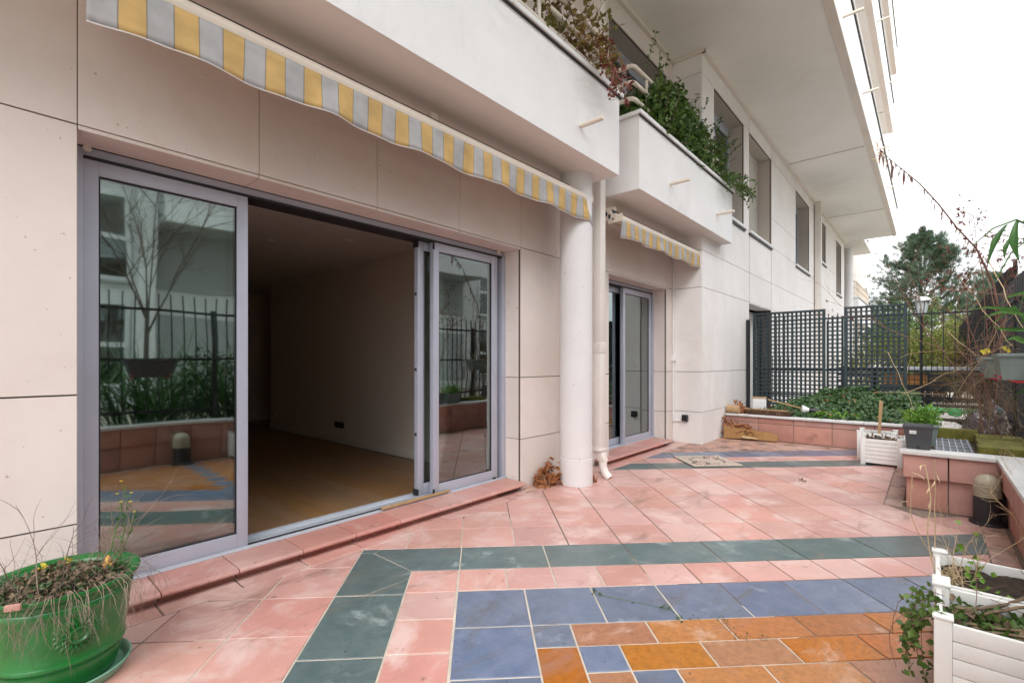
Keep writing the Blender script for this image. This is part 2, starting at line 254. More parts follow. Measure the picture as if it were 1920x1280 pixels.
# ------------------------------------------------------------------ mesh helpers
class MB:
    def __init__(s): s.v = []; s.f = []; s.mi = []; s.cur = 0
    def _f(s, *idx): s.f.append(idx); s.mi.append(s.cur)
    def box(s, x0, x1, y0, y1, z0, z1):
        if x0 > x1: x0, x1 = x1, x0
        if y0 > y1: y0, y1 = y1, y0
        if z0 > z1: z0, z1 = z1, z0
        i = len(s.v)
        s.v += [(x0, y0, z0), (x1, y0, z0), (x1, y1, z0), (x0, y1, z0), (x0, y0, z1), (x1, y0, z1), (x1, y1, z1), (x0, y1, z1)]
        for q in ((0, 3, 2, 1), (4, 5, 6, 7), (0, 1, 5, 4), (1, 2, 6, 5), (2, 3, 7, 6), (3, 0, 4, 7)): s._f(*(i + k for k in q))
        return s
    def hexa(s, P):       # 8 points, bottom ring then top ring
        i = len(s.v); s.v += [tuple(p) for p in P]
        for q in ((0, 3, 2, 1), (4, 5, 6, 7), (0, 1, 5, 4), (1, 2, 6, 5), (2, 3, 7, 6), (3, 0, 4, 7)): s._f(*(i + k for k in q))
        return s
    def bar(s, a, b, wd, ht, up=(0, 0, 1)):     # rectangular bar from a to b
        a = Vector(a); b = Vector(b); d = (b - a).normalized(); u = Vector(up); r = d.cross(u)
        if r.length < 1e-4: r = d.cross(Vector((1, 0, 0)))
        r.normalize(); u = r.cross(d)
        r = r * wd / 2; u = u * ht / 2
        return s.hexa([a - r - u, a + r - u, b + r - u, b - r - u, a - r + u, a + r + u, b + r + u, b - r + u])
    def prism(s, poly, z0, z1, inset=0.0):
        n = len(poly); i = len(s.v)
        cx = sum(p[0] for p in poly) / n; cy = sum(p[1] for p in poly) / n
        s.v += [(p[0], p[1], z0) for p in poly]
        if inset:
            s.v += [(p[0], p[1], z1 - inset) for p in poly]
            for p in poly:
                d = sqrt((p[0] - cx) ** 2 + (p[1] - cy) ** 2) or 1; k = max(0, 1 - 1.4 * inset / d)
                s.v.append((cx + (p[0] - cx) * k, cy + (p[1] - cy) * k, z1))
            lv = 3
        else:
            s.v += [(p[0], p[1], z1) for p in poly]; lv = 2
        for l in range(lv - 1):
            for k in range(n): s._f(i + l * n + k, i + l * n + (k + 1) % n, i + (l + 1) * n + (k + 1) % n, i + (l + 1) * n + k)
        s._f(*(i + (lv - 1) * n + k for k in range(n))); s._f(*(i + k for k in reversed(range(n))))
        return s
    def tube(s, pts, r, n=8, cap=True):
        pts = [Vector(p) for p in pts]; m = len(pts)
        if m < 2: return s
        rs = r if isinstance(r, (list, tuple)) else [r] * m
        i = len(s.v); prev = None
        for k in range(m):
            d = (pts[min(k + 1, m - 1)] - pts[max(k - 1, 0)])
            if d.length < 1e-9: d = Vector((0, 0, 1))
            d.normalize()
            if prev is None:
                a = d.cross(Vector((0, 0, 1)) if abs(d.z) < 0.9 else Vector((1, 0, 0)))
            else: a = prev - d * prev.dot(d)
            if a.length < 1e-6: a = d.orthogonal()
            a.normalize(); prev = a; b = d.cross(a)
            for q in range(n):
                t = 2 * pi * q / n
                p = pts[k] + (a * cos(t) + b * sin(t)) * rs[k]; s.v.append((p.x, p.y, p.z))
        for k in range(m - 1):
            for q in range(n): s._f(i + k * n + q, i + k * n + (q + 1) % n, i + (k + 1) * n + (q + 1) % n, i + (k + 1) * n + q)
        if cap:
            s._f(*(i + q for q in reversed(range(n)))); s._f(*(i + (m - 1) * n + q for q in range(n)))
        return s
    def lathe(s, prof, c=(0, 0, 0), n=32, sx=1.0, sy=1.0):
        i = len(s.v); m = len(prof)
        for r, z in prof:
            for q in range(n):
                t = 2 * pi * q / n; s.v.append((c[0] + r * sx * cos(t), c[1] + r * sy * sin(t), c[2] + z))
        for k in range(m - 1):
            for q in range(n): s._f(i + k * n + q, i + k * n + (q + 1) % n, i + (k + 1) * n + (q + 1) % n, i + (k + 1) * n + q)
        s._f(*(i + q for q in reversed(range(n)))); s._f(*(i + (m - 1) * n + q for q in range(n)))
        return s
    def leaf(s, p, d, nrm, L, W, fold=0.15, bend=0.0):
        p = Vector(p); d = Vector(d).normalized(); nrm = Vector(nrm)
        r = d.cross(nrm)
        if r.length < 1e-5: r = d.orthogonal()
        r.normalize(); u = r.cross(d)
        i = len(s.v)
        m1 = p + d * L * 0.45; tip = p + d * L - u * bend * L
        s.v += [tuple(p), tuple(m1 + r * W / 2 + u * fold * W), tuple(m1), tuple(m1 - r * W / 2 + u * fold * W), tuple(tip)]
        s._f(i, i + 1, i + 2); s._f(i, i + 2, i + 3); s._f(i + 1, i + 4, i + 2); s._f(i + 2, i + 4, i + 3)
        return s
    def blade(s, pts, W, side=None):     # long strap leaf along points
        pts = [Vector(p) for p in pts]; m = len(pts); i = len(s.v)
        for k, p in enumerate(pts):
            d = (pts[min(k + 1, m - 1)] - pts[max(k - 1, 0)]).normalized()
            r = Vector(side).normalized() if side is not None else d.cross(Vector((0, 0, 1)))
            if r.length < 1e-4: r = Vector((1, 0, 0))
            r.normalize(); t = k / (m - 1); wv = W * (0.35 + 1.3 * t if t < 0.5 else 2 * (1 - t)) * 0.5 + 0.0008
            u = r.cross(d)
            s.v += [tuple(p - r * wv + u * wv * 0.3), tuple(p), tuple(p + r * wv + u * wv * 0.3)]
        for k in range(m - 1):
            a = i + 3 * k; s._f(a, a + 1, a + 4, a + 3); s._f(a + 1, a + 2, a + 5, a + 4)
        return s
    def build(s, name, mats, parent=None, smooth=False, loc=None, rotz=0.0, bevel=0.0, sharp=38):
        me = bpy.data.meshes.new(name); me.from_pydata(s.v, [], s.f)
        if not isinstance(mats, (list, tuple)): mats = [mats]
        for x in mats: me.materials.append(MT(x))
        if len(mats) > 1: me.polygons.foreach_set('material_index', s.mi)
        if bevel:
            bm = bmesh.new(); bm.from_mesh(me)
            bmesh.ops.bevel(bm, geom=list(bm.edges), offset=bevel, segments=2, profile=0.6, affect='EDGES', clamp_overlap=True)
            bm.to_mesh(me); bm.free()
        if smooth or bevel:
            me.polygons.foreach_set('use_smooth', [True] * len(me.polygons))
            try: me.set_sharp_from_angle(angle=radians(sharp))
            except Exception: pass
        me.update()
        o = bpy.data.objects.new(name, me); C.objects.link(o)
        if parent is not None: o.parent = parent
        if loc is not None: o.location = loc
        if rotz: o.rotation_euler.z = rotz
        return o
def tag(o, label=None, cat=None, group=None, kind=None):
    if label: o['label'] = label
    if cat: o['category'] = cat
    if group: o['group'] = group
    if kind: o['kind'] = kind
    return o
def thing(name, label, cat, loc=(0, 0, 0), rotz=0.0, group=None):
    o = bpy.data.objects.new(name, None); C.objects.link(o); o.location = loc; o.rotation_euler.z = rotz
    o.empty_display_size = 0.1
    return tag(o, label, cat, group)
def copy_part(o, parent, loc=None):
    c = o.copy(); C.objects.link(c); c.parent = parent
    if loc is not None: c.location = loc
    return c
def rdir(up=0.0, rnd=R):
    while True:
        v = Vector((rnd.uniform(-1, 1), rnd.uniform(-1, 1), rnd.uniform(-1, 1)))
        if 0.05 < v.length < 1:
            v.normalize(); v.z += up; v.normalize(); return v
def wander(p, d, L, n, jit, grav=0.0, rnd=R):
    p = Vector(p); d = Vector(d).normalized(); pts = [p.copy()]
    for k in range(n):
        d = (d + Vector((rnd.gauss(0, jit), rnd.gauss(0, jit), rnd.gauss(0, jit))) + Vector((0, 0, -grav))).normalized()
        p = p + d * (L / n); pts.append(p.copy())
    return pts
def twig(mb, p, d, L, r, depth, jit=0.12, grav=0.0, kids=4, tips=None, n=4, spread=0.9, seg=5):
    pts = wander(p, d, L, seg, jit, grav)
    mb.tube(pts, [r * (1 - 0.75 * k / seg) for k in range(seg + 1)], n=n, cap=False)
    if tips is not None: tips.append((pts[-1], (pts[-1] - pts[-2]).normalized()))
    if depth > 0:
        for k in range(kids):
            t = U(0.3, 0.95); q = pts[min(seg, int(t * seg))]
            dd = ((pts[-1] - pts[0]).normalized() + rdir() * spread).normalized()
            twig(mb, q, dd, L * U(0.35, 0.6), r * 0.5, depth - 1, jit, grav, kids, tips, max(3, n - 1), spread, max(3, seg - 1))

# ================================================================== GROUND AND PAVING
g = MB(); g.v = [(-400, -400, -0.06), (600, -400, -0.06), (600, 400, -0.06), (-400, 400, -0.06)]; g._f(0, 1, 2, 3)
tag(g.build('ground', 'ground'), 'bare earth and rough grass around the terrace', None, None, 'structure')
tag(MB().box(10.5, 26, -3.78, -0.46, -0.05, 0.0).build('bounce_paving', 'slab_white'), 'pale paving added beyond the fence to bounce light onto soffit and walls', None, None, 'structure')  # pale slab added to bounce light up to the soffit and walls
SQ = sqrt(2)
def pq(p, q): return ((p + q) / SQ, (p - q) / SQ)
slab = MB(); slab.prism([(-2.2, -3.5), (5.34, -3.5), (5.34, -2.88), (8.38, -2.88), (8.38, -0.43), (7.33, -0.43), (7.33, 0.02), (-2.2, 0.02)], -0.05, -0.004)
paving = tag(slab.build('terrace_paving', 'grout'), 'terrace floor of pink tiles with green, blue and orange bands', None, None, 'structure')
def clip(poly, a, b, c):       # keep a*x + b*y <= c
    o = []
    for i in range(len(poly)):
        P, Q = poly[i], poly[(i + 1) % len(poly)]
        dp, dq = a * P[0] + b * P[1] - c, a * Q[0] + b * Q[1] - c
        if dp <= 0: o.append(P)
        if dp * dq < 0:
            t = dp / (dp - dq); o.append((P[0] + (Q[0] - P[0]) * t, P[1] + (Q[1] - P[1]) * t))
    return o
def area(poly): return 0.5 * sum(poly[i][0] * poly[(i + 1) % len(poly)][1] - poly[(i + 1) % len(poly)][0] * poly[i][1] for i in range(len(poly)))
GAP = 0.0046
TILES = []       # (poly, material)
def addtile(poly, m):
    if area(poly) < 0: poly = poly[::-1]
    cx = sum(p[0] for p in poly) / len(poly); cy = sum(p[1] for p in poly) / len(poly)
    yb = -0.2 if cx < 4.75 else -0.27
    poly = clip(poly, 0, 1, yb - GAP)
    if len(poly) < 3: return
    cx = sum(p[0] for p in poly) / len(poly)
    if cx < 5.2: poly = clip(poly, 0, -1, 3.33 - GAP)
    else: poly = clip(poly, 0, -1, 2.735 - GAP)
    if len(poly) >= 3 and cx < 5.2 and min(p[1] for p in poly) < -2.8: poly = clip(poly, 1, 0, 5.29)
    if len(poly) >= 3: poly = clip(poly, 1, 0, 8.35)
    if len(poly) >= 3: poly = clip(poly, -1, 0, 2.0)
    if len(poly) >= 3 and cx > 7.0:
        poly = clip(poly, 0, 1, -0.46) if cx > 7.3 else poly
    if len(poly) < 3 or abs(area(poly)) < 0.0012: return
    TILES.append((poly, m))
def rect(p0, p1, q0, q1, m):
    g_ = GAP
    if p1 - p0 < 0.02 or q1 - q0 < 0.02: return
    addtile([pq(p0 + g_, q0 + g_), pq(p0 + g_, q1 - g_), pq(p1 - g_, q1 - g_), pq(p1 - g_, q0 + g_)], m)
Tp = 0.3665
for i in range(6):                                            # upper pink field
    p0 = 1.09 + Tp * i
    for j in range(-2, 15):
        q0 = 2.03 + Tp * j
        if q0 + Tp < 1.39: continue
        rect(p0, p0 + Tp, max(q0, 1.388), q0 + Tp, 'pink_tile')
for i in range(-9, 8):                                         # field left of the green band
    p0 = 0.455 + Tp * i
    for j in range(0, 12):
        q1 = 1.385 - Tp * j; rect(p0, p0 + Tp, q1 - Tp, q1, 'pink_tile')
for k in range(0, 8): rect(0.745, 1.09, 2.035 + 0.5485 * k, 2.035 + 0.5485 * (k + 1), 'green_tile')
def poly_pq(pts, m): addtile([pq(*p) for p in pts], m)
poly_pq([(1.087, 1.50), (1.087, 2.031), (0.749, 2.031), (0.749, 1.752), (1.03, 1.474)], 'green_tile')
poly_pq([(1.087, 1.389), (1.087, 1.495), (1.028, 1.466), (1.028, 1.389)], 'green_tile')
poly_pq([(1.021, 1.389), (1.021, 1.467), (0.741, 1.748), (0.64, 1.748), (0.468, 1.545), (0.468, 1.389)], 'green_tile')
poly_pq([(0.63, 1.748), (0.462, 1.553), (0.462, 1.748)], 'green_tile')
for k in range(5): rect(0.458 - 0.5485 * (k + 1), 0.458 - 0.5485 * k, 1.385, 1.752, 'green_tile')
for k in range(10): rect(0.745 - 0.2745 * (k + 1), 0.745 - 0.2745 * k, 1.752, 2.03, 'pink_tile')
for k in range(13): rect(0.477, 0.745, 2.035 + 0.2745 * k, 2.035 + 0.2745 * (k + 1), 'pink_tile')
for k in range(10): rect(0.11, 0.474, 2.034 + Tp * k, 2.034 + Tp * (k + 1), 'blue_tile')
for k in range(5): rect(0.11 - 0.368 * (k + 1), 0.11 - 0.368 * k, 2.034, 2.40, 'blue_tile')
h = 0.1795
for i in range(10):
    pt = 0.11 - h * i; qb = 2.40 + 0.1845 * i
    rect(pt - h, pt, qb, qb + 0.1845, 'blue_tile')
    for k in range(8): rect(pt - h, pt, qb + 0.1845 + Tp * k, qb + 0.1845 + Tp * (k + 1), 'orange_tile')
    for k in range(4): rect(pt - h - 0.362 * (k + 1), pt - h - 0.362 * k, qb, qb + 0.1845, 'orange_tile')
for k in range(-1, 8): rect(3.289, 3.62, 3.13 + 0.5485 * k, 3.13 + 0.5485 * (k + 1), 'green_tile')
for k in range(-2, 14): rect(3.62, 3.90, 3.68 + 0.2745 * k, 3.68 + 0.2745 * (k + 1), 'pink_tile')
for k in range(-1, 10): rect(3.90, 4.27, 4.0 + Tp * k, 4.0 + Tp * (k + 1), 'blue_tile')
for i in range(9):
    for k in range(-1, 9): rect(4.27 + h * i, 4.27 + h * (i + 1), 4.1 + 0.18 * (i % 2) + Tp * k, 4.1 + 0.18 * (i % 2) + Tp * (k + 1), 'dirty_tile')
# borders against facade and planters
def brect(x0, x1, y0, y1, m): TILES.append(([(x0 + GAP, y0 + GAP), (x1 - GAP, y0 + GAP), (x1 - GAP, y1 - GAP), (x0 + GAP, y1 - GAP)], m))
for k in range(18):
    x0 = -1.95 + 0.372 * k; brect(x0, x0 + 0.372, -0.2, -0.002, 'pink_tile')
for k in range(7):
    x0 = 4.746 + 0.372 * k; brect(x0, min(7.33, x0 + 0.372), -0.27, -0.062 if x0 > 5.0 else -0.002, 'pink_tile')
for k in range(20):
    x0 = -1.9 + 0.36 * k; brect(x0, min(5.3, x0 + 0.36), -3.465, -3.33, 'dirty_tile')
for k in range(9):
    x0 = 5.31 + 0.34 * k; brect(x0, x0 + 0.34, -2.865, -2.735, 'dirty_tile')
lp = [pq(-2.2, 1.0), pq(-2.2, 3.6), pq(0.12, 3.6), pq(1.2, 2.6), pq(1.9, 2.3), pq(1.2, 1.42), pq(0.6, 0.85)]
lp = clip(clip(clip(lp if area(lp) > 0 else lp[::-1], 0, -1, 3.4), -1, 0, 2.0), 0, 1, -0.01)
MB().prism(lp, -0.0039, -0.0032).build('pale_grout', 'grout_light', paving)
def tsize(t):
    P = [proj((x, y, 0)) for x, y in t[0]]
    if any(v is None for v in P): return 0
    xs = [min(1920, max(0, v[0])) for v in P]; ys = [min(1280, max(0, v[1])) for v in P]
    return (max(xs) - min(xs)) * (max(ys) - min(ys))
TILES.sort(key=tsize, reverse=True)
for poly, m in TILES[:298]:
    cx = sum(p[0] for p in poly) / len(poly); cy = sum(p[1] for p in poly) / len(poly)
    b = MB(); b.prism([(p[0] - cx, p[1] - cy) for p in poly], -0.004, U(-0.0006, 0.0012), inset=0.0016)
    b.build('tile', m, paving, loc=(cx, cy, 0))
b = MB(); names = []
for poly, m in TILES[298:]:
    if m not in names: names.append(m)
    b.cur = names.index(m); b.prism(poly, -0.004, 0.0, inset=0.0016)
tag(b.build('outlying_tiles', names, paving), 'smaller and hidden tiles of the terrace floor', None, None, 'stuff')

# ================================================================== THE APARTMENT BUILDING
bld = thing('apartment_building', 'cream stone clad apartment building with white balconies along the terrace', 'building')
core = MB()
PANELS = []
def cells(x0, x1, z0, z1, Y, openings, xj, zj, mname='stone', depth=0.35, hg=0.004, vg=0.0022):
    xs = sorted(set([x0, x1] + [v for v in xj if x0 < v < x1] + [v for o in openings for v in o[:2] if x0 < v < x1]))
    zs = sorted(set([z0, z1] + [v for v in zj if z0 < v < z1] + [v for o in openings for v in o[2:] if z0 < v < z1]))
    for i in range(len(xs) - 1):
        k = 0
        while k < len(zs) - 1:
            a, b_, c_, d_ = xs[i], xs[i + 1], zs[k], zs[k + 1]
            mx, mz = (a + b_) / 2, (c_ + d_) / 2
            k += 1
            if any(o[0] < mx < o[1] and o[2] < mz < o[3] for o in openings): continue
            # opening edges that are not joints: grow upwards through rows not in zj
            while k < len(zs) - 1 and zs[k] not in zj and not any(o[0] < mx < o[1] and o[2] < (zs[k] + zs[k + 1]) / 2 < o[3] for o in openings):
                d_ = zs[k + 1]; k += 1
            core.box(a, b_, Y + 0.014, Y + depth, c_, d_)
            if b_ - a < 0.03 or d_ - c_ < 0.03: continue
            p = MB(); p.box(a + vg, b_ - vg, Y, Y + 0.03, c_ + hg, d_ - hg)
            p.build('stone_panel', mname, bld)
ZJ = [0.48, 1.09, 2.37, 2.93, 3.72, 4.35, 5.60]
LX = [0.36 + 0.8167 * k for k in range(5)]          # lintel joints 0.36 .. 3.627
# bay with the open sliding door and bay with the second door
D1 = (0.36, 3.627, -0.1, 2.37); D2 = (5.34, 7.09, -0.1, 2.37); W2 = (5.34, 7.09, 3.3, 5.60)
cells(-3.0, 7.36, -0.05, 5.95, 0.0, [D1, D2, W2], [-2.09, -1.27, -0.46, *LX, 4.21, 4.78, 6.2], [z for z in ZJ if z not in (2.93,)])
# projecting wing
WIN = [(7.86, 9.49, 3.72, 5.60), (9.81, 11.49, 3.72, 5.60), (13.98, 15.8, 3.72, 5.62), (17.24, 18.66, 4.38, 5.66), (20.95, 22.25, 3.74, 5.66)]
DR = (9.84, 11.52, -0.1, 2.37)
cells(7.34, 23.1, -0.05, 5.95, -0.45, WIN + [DR], [8.3, 8.73, 9.3, 12.3, 13.1, 16.5, 19.5, 20.2], ZJ, 'stone_pale')
# side cheek of the wing, facing the camera
zs = [-0.05, 0.48, 1.09, 2.37, 2.93, 3.72, 4.35, 5.60, 5.95]
for k in range(len(zs) - 1):
    p = MB(); p.box(7.322, 7.338, -0.448, -0.002, zs[k] + 0.004, zs[k + 1] - 0.004); p.build('stone_panel', 'stone_pale', bld)

# far continuation and upper storeys
core.box(23.1, 23.4, -0.43, 6, -0.05, 5.9)
core.build('wall_core', 'joint', bld)
up = MB()
up.box(-3, 7.36, 0.001, 0.4, 5.95, 15); up.box(7.36, 23.1, -0.45, 0.4, 5.95, 15); up.box(23.45, 42, 0.3, 0.8, -0.05, 15); up.box(23.1, 23.45, -0.449, 0.8, 5.95, 15)
up.box(-3, -2.9, 0.4, 9, -0.05, 15); up.box(-3, 42, 9, 9.3, -0.05, 15); up.box(41.7, 42, 0.8, 9, -0.05, 15)
up.build('upper_wall', 'stone', bld)
rf = MB(); rf.box(-3, 42, -0.6, 9.3, 15, 15.3); rf.build('roof', 'render_white', bld)
# lintel soffits and jamb stones
for a, b_ in zip(LX[:-1], LX[1:]):
    p = MB(); p.box(a + 0.0025, b_ - 0.0025, 0.002, 0.215, 2.350, 2.3685); p.build('soffit_stone', 'stone', bld)
for a, b_ in ((5.34, 6.2), (6.2, 7.09)):
    p = MB(); p.box(a + 0.0025, b_ - 0.0025, 0.002, 0.215, 2.350, 2.3685); p.build('soffit_stone', 'stone', bld)
for X0 in (3.627, 7.09):
    for z0, z1 in ((-0.02, 0.48), (0.48, 1.09), (1.09, 2.37)):
        p = MB(); p.box(X0 - 0.004, X0 + 0.02, 0.032, 0.235, z0 + 0.003, z1 - 0.003); p.build('jamb_stone', 'stone', bld)
for X0 in (0.36, 5.34):
    for z0, z1 in ((-0.02, 0.48), (0.48, 1.09), (1.09, 2.37)):
        p = MB(); p.box(X0 - 0.02, X0 + 0.004, 0.032, 0.235, z0 + 0.003, z1 - 0.003); p.build('jamb_stone', 'stone', bld)

# ---- doorsteps
def doorstep(x0, x1, y0, yb, n):
    s = MB(); s.box(x0, x1 - 0.03, yb + 0.004, 0.24, -0.02, 0.046)
    st = s.build('doorstep', 'mortar_dark', bld)
    pit = (x1 - x0) / n
    for k in range(n):
        a, b_ = x0 + pit * k + 0.003, x0 + pit * (k + 1) - 0.003
        t = MB(); prof = [(y0 + 0.010, 0.046), (y0 + 0.002, 0.051), (y0, 0.060), (y0 + 0.004, 0.069), (y0 + 0.014, 0.074), (0.225, 0.077), (0.225, 0.046)]
        i = len(t.v)
        for X in (a, b_): t.v += [(X, y, z) for y, z in prof]
        m = len(prof)
        for q in range(m): t._f(i + q, i + (q + 1) % m, i + m + (q + 1) % m, i + m + q)
        t._f(*reversed(range(i, i + m))); t._f(*range(i + m, i + 2 * m))
        t.build('step_tile', 'pink_step', st)
    for k in range(int((x1 - x0) / 0.37)):
        t = MB(); t.box(x0 + 0.37 * k + 0.004, x0 + 0.37 * (k + 1) - 0.004, yb - 0.008, yb + 0.003, -0.003, 0.045); t.build('riser_tile', 'pink_step', st)
doorstep(0.30, 3.60, -0.10, -0.015, 9)
doorstep(5.0, 7.02, -0.145, -0.055, 6)

# ---- sliding doors
def leaf_frame(parent, x0, x1, y0, y1, z0, z1, wl=0.062, wr=0.062, wb=0.09, wt=0.075, pane='pane_glass', edge='alu'):
    f = MB()
    f.box(x0, x0 + wl, y0, y1, z0, z1); f.box(x1 - wr, x1, y0, y1, z0, z1)
    f.box(x0 + wl, x1 - wr, y0 + 0.001, y1 - 0.001, z0, z0 + wb); f.box(x0 + wl, x1 - wr, y0 + 0.001, y1 - 0.001, z1 - wt, z1)
    lf = f.build('door_leaf', edge, parent, bevel=0.003)
    gk = MB(); t = 0.008
    gk.box(x0 + wl - 0.001, x0 + wl + t, y0 + 0.012, y1 - 0.01, z0 + wb, z1 - wt); gk.box(x1 - wr - t, x1 - wr + 0.001, y0 + 0.012, y1 - 0.01, z0 + wb, z1 - wt)
    gk.box(x0 + wl + t, x1 - wr - t, y0 + 0.012, y1 - 0.01, z0 + wb - 0.001, z0 + wb + t); gk.box(x0 + wl + t, x1 - wr - t, y0 + 0.012, y1 - 0.01, z1 - wt - t, z1 - wt + 0.001)
    gk.build('gasket', 'dark_gasket', parent)
    gl = MB(); ym = (y0 + y1) / 2; gl.box(x0 + wl + t - 0.002, x1 - wr - t + 0.002, ym - 0.008, ym + 0.008, z0 + wb + 0.002, z1 - wt - 0.002)
    gl.build('pane', pane, parent)
    return lf
def door_frame(x0, x1, ztop):
    f = MB()
    f.box(x0, x0 + 0.04, 0.20, 0.36, 0.06, ztop); f.box(x1 - 0.05, x1, 0.20, 0.36, 0.06, ztop)
    f.box(x0, x1, 0.215, 0.36, ztop, ztop + 0.045)
    return f.build('sliding_door', 'alu', bld, bevel=0.003)
sd = door_frame(0.365, 3.622, 2.30)
k = MB(); k.box(0.41, 3.57, 0.20, 0.36, 2.285, 2.30); k.box(0.366, 3.62, 0.245, 0.36, 2.346, 2.40); k.build('head_track', 'dark_gasket', sd)
k = MB(); k.box(0.366, 3.621, 0.175, 0.36, 0.0775, 0.083); k.box(0.366, 3.62, 0.19, 0.20, 0.082, 0.092); k.box(0.366, 3.62, 0.262, 0.272, 0.082, 0.098); k.box(0.366, 3.62, 0.335, 0.36, 0.082, 0.105)
k.build('sill_track', 'alu_light', sd)
k = MB(); k.box(1.2, 3.56, 0.205, 0.255, 0.0832, 0.0846); k.build('track_groove', 'dark_gasket', sd)
leaf_frame(sd, 0.405, 1.188, 0.205, 0.255, 0.085, 2.285)
leaf_frame(sd, 0.41, 1.215, 0.275, 0.325, 0.099, 2.285, pane='pane_glass')
leaf_frame(sd, 2.69, 3.49, 0.205, 0.255, 0.085, 2.285)
leaf_frame(sd, 2.575, 3.38, 0.275, 0.325, 0.099, 2.285)
k = MB(); k.box(3.495, 3.572, 0.30, 0.35, 0.1, 2.28); k.box(3.50, 3.515, 0.215, 0.3, 0.085, 2.283); k.build('side_guide', 'alu', sd)
for z in (0.62, 1.18, 1.83): MB().lathe([(0.001, -0.012), (0.010, -0.012), (0.010, 0.012), (0.001, 0.012)], (2.572, 0.30, z), 10).build('stop_buffer', 'dark_gasket', sd)
for q in ((2.566, 2.58, 0.27, 0.33, 0.10, 0.15), (2.566, 2.58, 0.27, 0.33, 2.23, 2.285), (2.684, 2.698, 0.198, 0.21, 0.085, 0.14), (2.684, 2.698, 0.198, 0.21, 2.22, 2.285), (3.43, 3.47, 0.19, 0.2, 0.092, 0.105)):
    MB().box(*q).build('corner_buffer', 'dark_gasket', sd)
for x in (0.42, 3.52): MB().tube([(x, 0.19, 2.335), (x, 0.23, 2.335)], 0.018, 12).build('shutter_stop', 'pipe_white', sd, smooth=True)
tag(MB().box(2.15, 2.85, 0.165, 0.188, 0.0925, 0.112).build('wooden_batten', 'plain_wood', bevel=0.002), 'thin wooden batten lying in the door track', 'batten')
sd2 = door_frame(5.345, 7.085, 2.30)
k = MB(); k.box(5.39, 7.03, 0.2, 0.36, 2.285, 2.30); k.box(5.346, 7.08, 0.245, 0.36, 2.346, 2.40); k.build('head_track', 'dark_gasket', sd2)
k = MB(); k.box(5.346, 7.084, 0.175, 0.36, 0.0775, 0.085); k.build('sill_track', 'alu_light', sd2)
leaf_frame(sd2, 5.39, 6.25, 0.275, 0.325, 0.09, 2.285)
leaf_frame(sd2, 6.10, 6.99, 0.205, 0.255, 0.086, 2.285)

# ---- living room behind the open door
rm = MB(); rm.box(-2.85, 6.0, 0.37, 8.9, 0.0, 0.045)
room = rm.build('room_floor', 'mortar_dark', bld)
nb = 0
for i in range(24):
    x0 = 0.2 + 0.14 * i
    if x0 + 0.14 > 3.62: break
    y = 0.37 - (i * 0.37) % 1.2
    while y < 5.8:
        y1 = min(y + 1.2, 6.0); ya = max(y, 0.372)
        if y1 > ya + 0.02:
            p = MB(); p.box(x0 + 0.0007, x0 + 0.1393, ya + 0.0007, y1 - 0.0007, 0.045, 0.060); p.build('floor_plank', 'wood_floor', room)
        y += 1.2
p = MB(); p.box(-2.85, 0.199, 0.372, 8.9, 0.045, 0.06); p.box(0.2, 5.5, 6.001, 8.9, 0.045, 0.0595); p.build('outer_floor', 'wood_floor', room)
p = MB(); p.box(3.64, 3.8, 0.37, 5.87, 0.045, 2.60); p.box(3.0, 4.4, 7.2, 7.3, 0.045, 2.6); p.box(-2.0, 3.0, 8.4, 8.5, 0.045, 2.6); p.box(-0.9, -0.8, 0.37, 8.4, 0.045, 2.6); p.box(4.4, 4.5, 5.0, 7.3, 0.045, 2.6)
p.box(-0.8, 0.36, 0.36, 0.40, 0.06, 2.6); p.box(0.36, 3.64, 0.361, 0.40, 2.40, 2.6)
p.build('room_wall', 'room_wall', bld)
p = MB(); p.box(3.625, 3.6395, 0.40, 5.868, 0.0605, 0.15); p.box(3.005, 4.39, 7.185, 7.1995, 0.061, 0.15); p.build('skirting_board', 'skirting', bld)
p = MB(); p.box(-2.85, 6, 0.36, 8.9, 2.6, 2.75); p.build('room_ceiling', 'room_ceiling', bld)
for x, y in ((2.25, 1.35), (2.28, 2.5), (2.85, 1.85), (2.9, 3.05), (1.5, 2.0)):
    p = MB(); p.lathe([(0.0, 2.585), (0.035, 2.585), (0.045, 2.592), (0.045, 2.599), (0.0, 2.599)], (x, y, 0), 16); p.build('downlight', 'room_ceiling', bld, smooth=True)
for y in (3.35, 3.44, 3.53): MB().box(3.628, 3.6395, y, y + 0.08, 0.28, 0.36).build('wall_socket', 'dark_gasket', bld)
MB().box(3.63, 3.6395, 5.6, 5.68, 0.28, 0.36).build('wall_socket', 'skirting', bld)
# room of the second door: pale curtain wall close behind
p = MB(); p.box(5.0, 7.6, 2.0, 2.1, 0.0, 2.6); p.box(5.0, 5.1, 0.4, 2.0, 0.0, 2.6); p.box(7.5, 7.6, 0.4, 2.0, 0.0, 2.6); p.build('room_wall', 'room_wall', bld)

